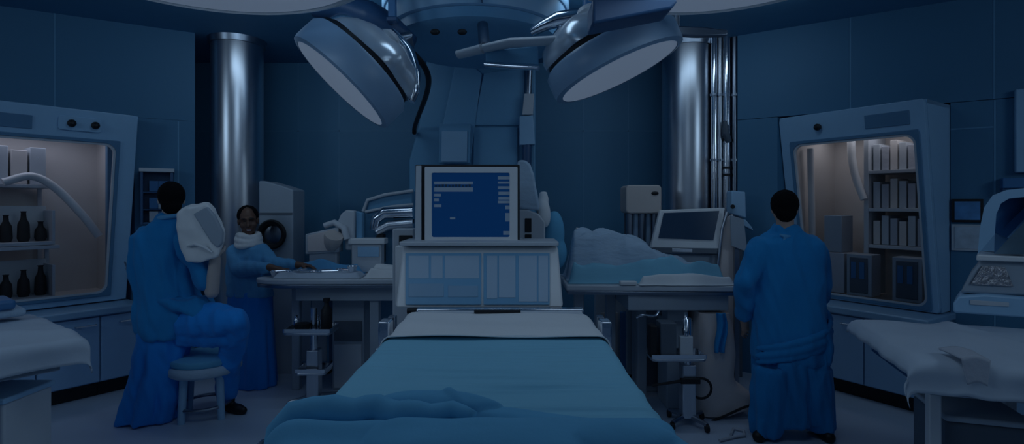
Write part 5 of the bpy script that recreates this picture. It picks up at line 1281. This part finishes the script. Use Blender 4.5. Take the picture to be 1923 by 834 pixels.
loft(mb, [(318, 600, 46, 0, .14), (308, 650, 42, 0, .15), (298, 700, 43, .0, .15), (288, 750, 46, .0, .155), (280, 785, 46, 0, .155)], yaw, .10, 7, .5)
mb.caps([Q(335, 606, .0), Q(395, 602, -.07), Q(446, 604, -.14)], [.135, .125, .085]); mb.caps([Q(446, 606, -.13), Q(438, 650, .02), Q(428, 700, .10), Q(425, 738, .15)], [.085, .085, .075, .062])
mb.caps([Q(352, 620, -.02), Q(430, 630, -.08)], [.11, .075])
remeshed('trousers', mb, .010, M['scrubd'], body, 2, disp=cloth_disp(.028, 8, 1.6, 17))
f2 = Q(425, 750, .16); shoe(body, (f2.x - .02, f2.y + .02, .0), (f2.x + .20, f2.y - .06, .0))
mb = MB(); c = Q(321, 408, -.01); ring = [c + V((.082 * math.cos(q * PI / 12), .082 * math.sin(q * PI / 12), .014 * math.cos(q * PI / 12))) for q in range(25)]; mb.tube(ring, .020, 10, cap=False)
remeshed('collar', mb, .008, M['scrubl'], body, 3)
# the bundle carried on the shoulder
mb = MB()
rows = [((336, 400), (394, 384)), ((334, 425), (412, 412)), ((338, 455), (420, 440)), ((346, 480), (416, 470)), ((352, 492), (398, 494))]
mbx = MB()
for pts, dy in (([(332, 402), (345, 392), (388, 384), (400, 400), (419, 436), (418, 458), (408, 484), (378, 494), (350, 492), (340, 470), (332, 432)], 0),):
    a = [Q(x, y, -.22) for x, y in pts]; mbx.extr(a, (-.095, .20, .02))
o = remeshed('white_bundle', mbx, .012, M['linen'], None, 14, Q(375, 494, -.12), disp=cloth_disp(.012, 9, 6, 22)); tag(o, 'white puffy bundle on the shoulder of the seated person', 'bundle')
mb = MB(); a = [Q(x, y, -.235) for x, y in ((362, 402), (388, 388), (402, 404), (417, 436), (416, 458), (408, 466), (396, 456))]; mb.extr(a, (0, .03, 0)); put('grey_flap', mb, M['grey'], o, .010)
mb = MB(); mb.tube([Q(352, 462, -.235), Q(366, 458, -.245), Q(384, 464, -.245), Q(398, 474, -.235)], [.008, .012, .012, .006], 10); put('fold', mb, M['linen'], o, ang=70)
# stool
cs = Q(385, 0, .10); cs.z = 0
t = thing('stool', cs, 'round padded stool with pale seat and wooden legs under the left person', 'stool')
zt = Q(385, 662, .10).z
mb = MB(); mb.lathe([(0, zt - .145), (.24, zt - .145), (.262, zt - .125), (.262, zt - .085), (.25, zt - .068), (0, zt - .068)], cs, n=40); put('seat_base', mb, M['linenb'], t, ang=50)
mb = MB(); mb.lathe([(0, zt - .067), (.235, zt - .067), (.25, zt - .045), (.245, zt - .015), (.20, zt), (0, zt)], cs, n=40); put('cushion', mb, M['blanket'], t, ang=50)
for k in range(4):
    a = PI / 4 + k * PI / 2 + .35; top_ = cs + V((.17 * math.cos(a), .17 * math.sin(a), zt - .146)); bot = cs + V((.19 * math.cos(a), .19 * math.sin(a), .0))
    mb = MB(); mb.tube([top_, bot], [.030, .026], 14); put('leg', mb, M['hoodm'], t)
mb = MB(); ring = [cs + V((.185 * math.cos(k * PI / 16), .185 * math.sin(k * PI / 16), .10)) for k in range(33)]; mb.tube(ring, .014, 8, cap=False); put('foot_ring', mb, M['dsteel'], t)

# ---- woman behind the left table, facing the camera ---------------------------------------------------
Y0 = 4.88; Q, loft = figure(Y0); base = V((P(474, 0, Y0).x, Y0, 0)); yaw = -.2
mb = MB()
hc = Q(466, 414, -.02); R = Rot(PI + .45, -.18, .08); L = head(mb, hc, R, 1.05)
mb.caps([L(0, -.020, -.06), Q(466, 446, 0), Q(468, 465, .02)], [.056, .058, .07])
loft(mb, [(468, 456, 18, 0, .06), (468, 472, 36, 0, .08), (468, 510, 34, 0, .09), (470, 560, 34, 0, .09), (472, 610, 36, 0, .10)], yaw)
A1 = [Q(440, 474, -.02), Q(446, 508, -.12), Q(506, 502, -.26), P(520, 505.5, 4.60)]
A2 = [Q(497, 472, -.0), Q(512, 498, -.08), Q(556, 497, -.10), P(568, 498.5, 4.77)]
mb.caps(A1, [.055, .045, .032, .027]); mb.caps(A2, [.055, .044, .032, .027])
hand(mb, A1[-1], (.9, -.1, -.05), (0, .1, 1), -1, .28); hand(mb, A2[-1], (.9, -.15, -.05), (0, .1, 1), 1, .28)
for px in (460, 488): mb.caps([Q(px, 610, 0), Q(px, 670, .0), Q(px, 718, .0)], [.08, .055, .042])
body = remeshed('person', mb, .005, [M['skind'], M['black'], M['lips'], M['white']], None, 2, base)
tag(body, 'smiling person in dark cap, pale collar and long blue skirt behind the left table', 'person')
k = 1.05
paint_face(body, L, [((-.030, .080, .008), (.014, .02, .0045), 1), ((.030, .080, .008), (.014, .02, .0045), 1),
                     ((-.030, .08, .033), (.020, .03, .006), 1), ((.030, .08, .033), (.020, .03, .006), 1), ((0, .088, -.066), (.028, .03, .014), 2), ((0, .095, -.066), (.020, .03, .0055), 3)])
mb = MB(); mb.ell(L(0, -.030, .036), (.092, .098, .098), 26, 16, R); mb.ell(L(0, -.068, -.035), (.074, .052, .075), 22, 14, R)
remeshed('hair', mb, .008, M['hair'], body, 5, disp=lambda p, n: .003 * noise.noise(p * 60))
mb = MB(); c = Q(467, 449, -.01)
for kx, (r, dz) in enumerate(((.078, .025), (.092, -.012), (.10, -.05))):
    ring = [c + V((r * math.cos(q * PI / 16), r * .95 * math.sin(q * PI / 16) , dz + .012 * math.sin(q * PI / 8 + kx))) for q in range(33)]; mb.tube(ring, .030 - .003 * kx, 10, cap=False)
remeshed('collar', mb, .008, M['linen'], body, 5, disp=cloth_disp(.006, 14, 10, 3))
mb = MB()
loft(mb, [(467, 458, 24, .0, .085), (468, 466, 36, 0, .10), (468, 480, 43, 0, .115), (468, 510, 43, 0, .12), (470, 540, 42, 0, .125), (471, 556, 43, 0, .13)], yaw, .02, 7, .2)
mb.caps([Q(442, 474, -.02), Q(448, 505, -.11), Q(500, 503, -.24)], [.072, .066, .050]); mb.caps([Q(494, 473, .0), Q(510, 496, -.08), Q(548, 497, -.10)], [.072, .066, .048])
remeshed('blouse', mb, .009, M['scrubl'], body, 4, disp=cloth_disp(.012, 9, 6, 33))
mb = MB()
loft(mb, [(471, 545, 41, 0, .125), (471, 600, 42, 0, .14), (473, 670, 43, 0, .15), (474, 722, 44, 0, .155)], yaw, .07, 9, .6)
remeshed('skirt', mb, .010, M['scrubd'], body, 3, disp=cloth_disp(.010, 8, 1.0, 43))
for px in (456, 490): f1 = Q(px, 715); shoe(body, (f1.x, 4.97, 0), (f1.x + .02, 4.77, 0))
# ------------------------------------------------------------------ added unseen fill lights, none with a fixture
def area(name, loc, target, sx, sy, watts, col=LCOL):
    li = bpy.data.lights.new(name, 'AREA'); li.shape = 'RECTANGLE'; li.size = sx; li.size_y = sy; li.energy = watts; li.color = col
    o = bpy.data.objects.new(name, li); COL.objects.link(o); o.location = loc
    o.rotation_euler = (V(target) - V(loc)).to_track_quat('-Z', 'Y').to_euler()
area('fill_light', (0, -1.7, 2.2), (0, 5.0, 1.2), 9.0, 1.8, REARW)  # added broad fill behind the camera, flattens the light
area('fill_light', (-.2, 4.18, 3.30), (-.2, 5.4, 1.2), 5.0, .22, BACKW)  # added strip out of view, brightens back wall and columns
for sx in (-1, 1):
    area('fill_light', (sx * 4.6, .6, 3.1), (-sx * 1.6, 4.6, .6), 1.6, 1.0, SIDEW)  # added side fill, gives cross lighting on the forms
area('fill_uplight', (-1.40, 2.40, 2.96), (-2.9, 4.1, 3.33), .9, .5, UPW * 2.6)     # added upward fill, brightens the left ceiling
area('fill_uplight', (.95, 2.45, 2.96), (-.1, 3.7, 3.33), .9, .5, UPW * .9)  # added fill aimed at the hub and the ceiling round it
area('fill_light', (-.2, 3.40, 3.27), (-.1, 1.3, 1.0), .8, .3, HUBW)  # added backlight over the bed, leaves near faces of folds dark
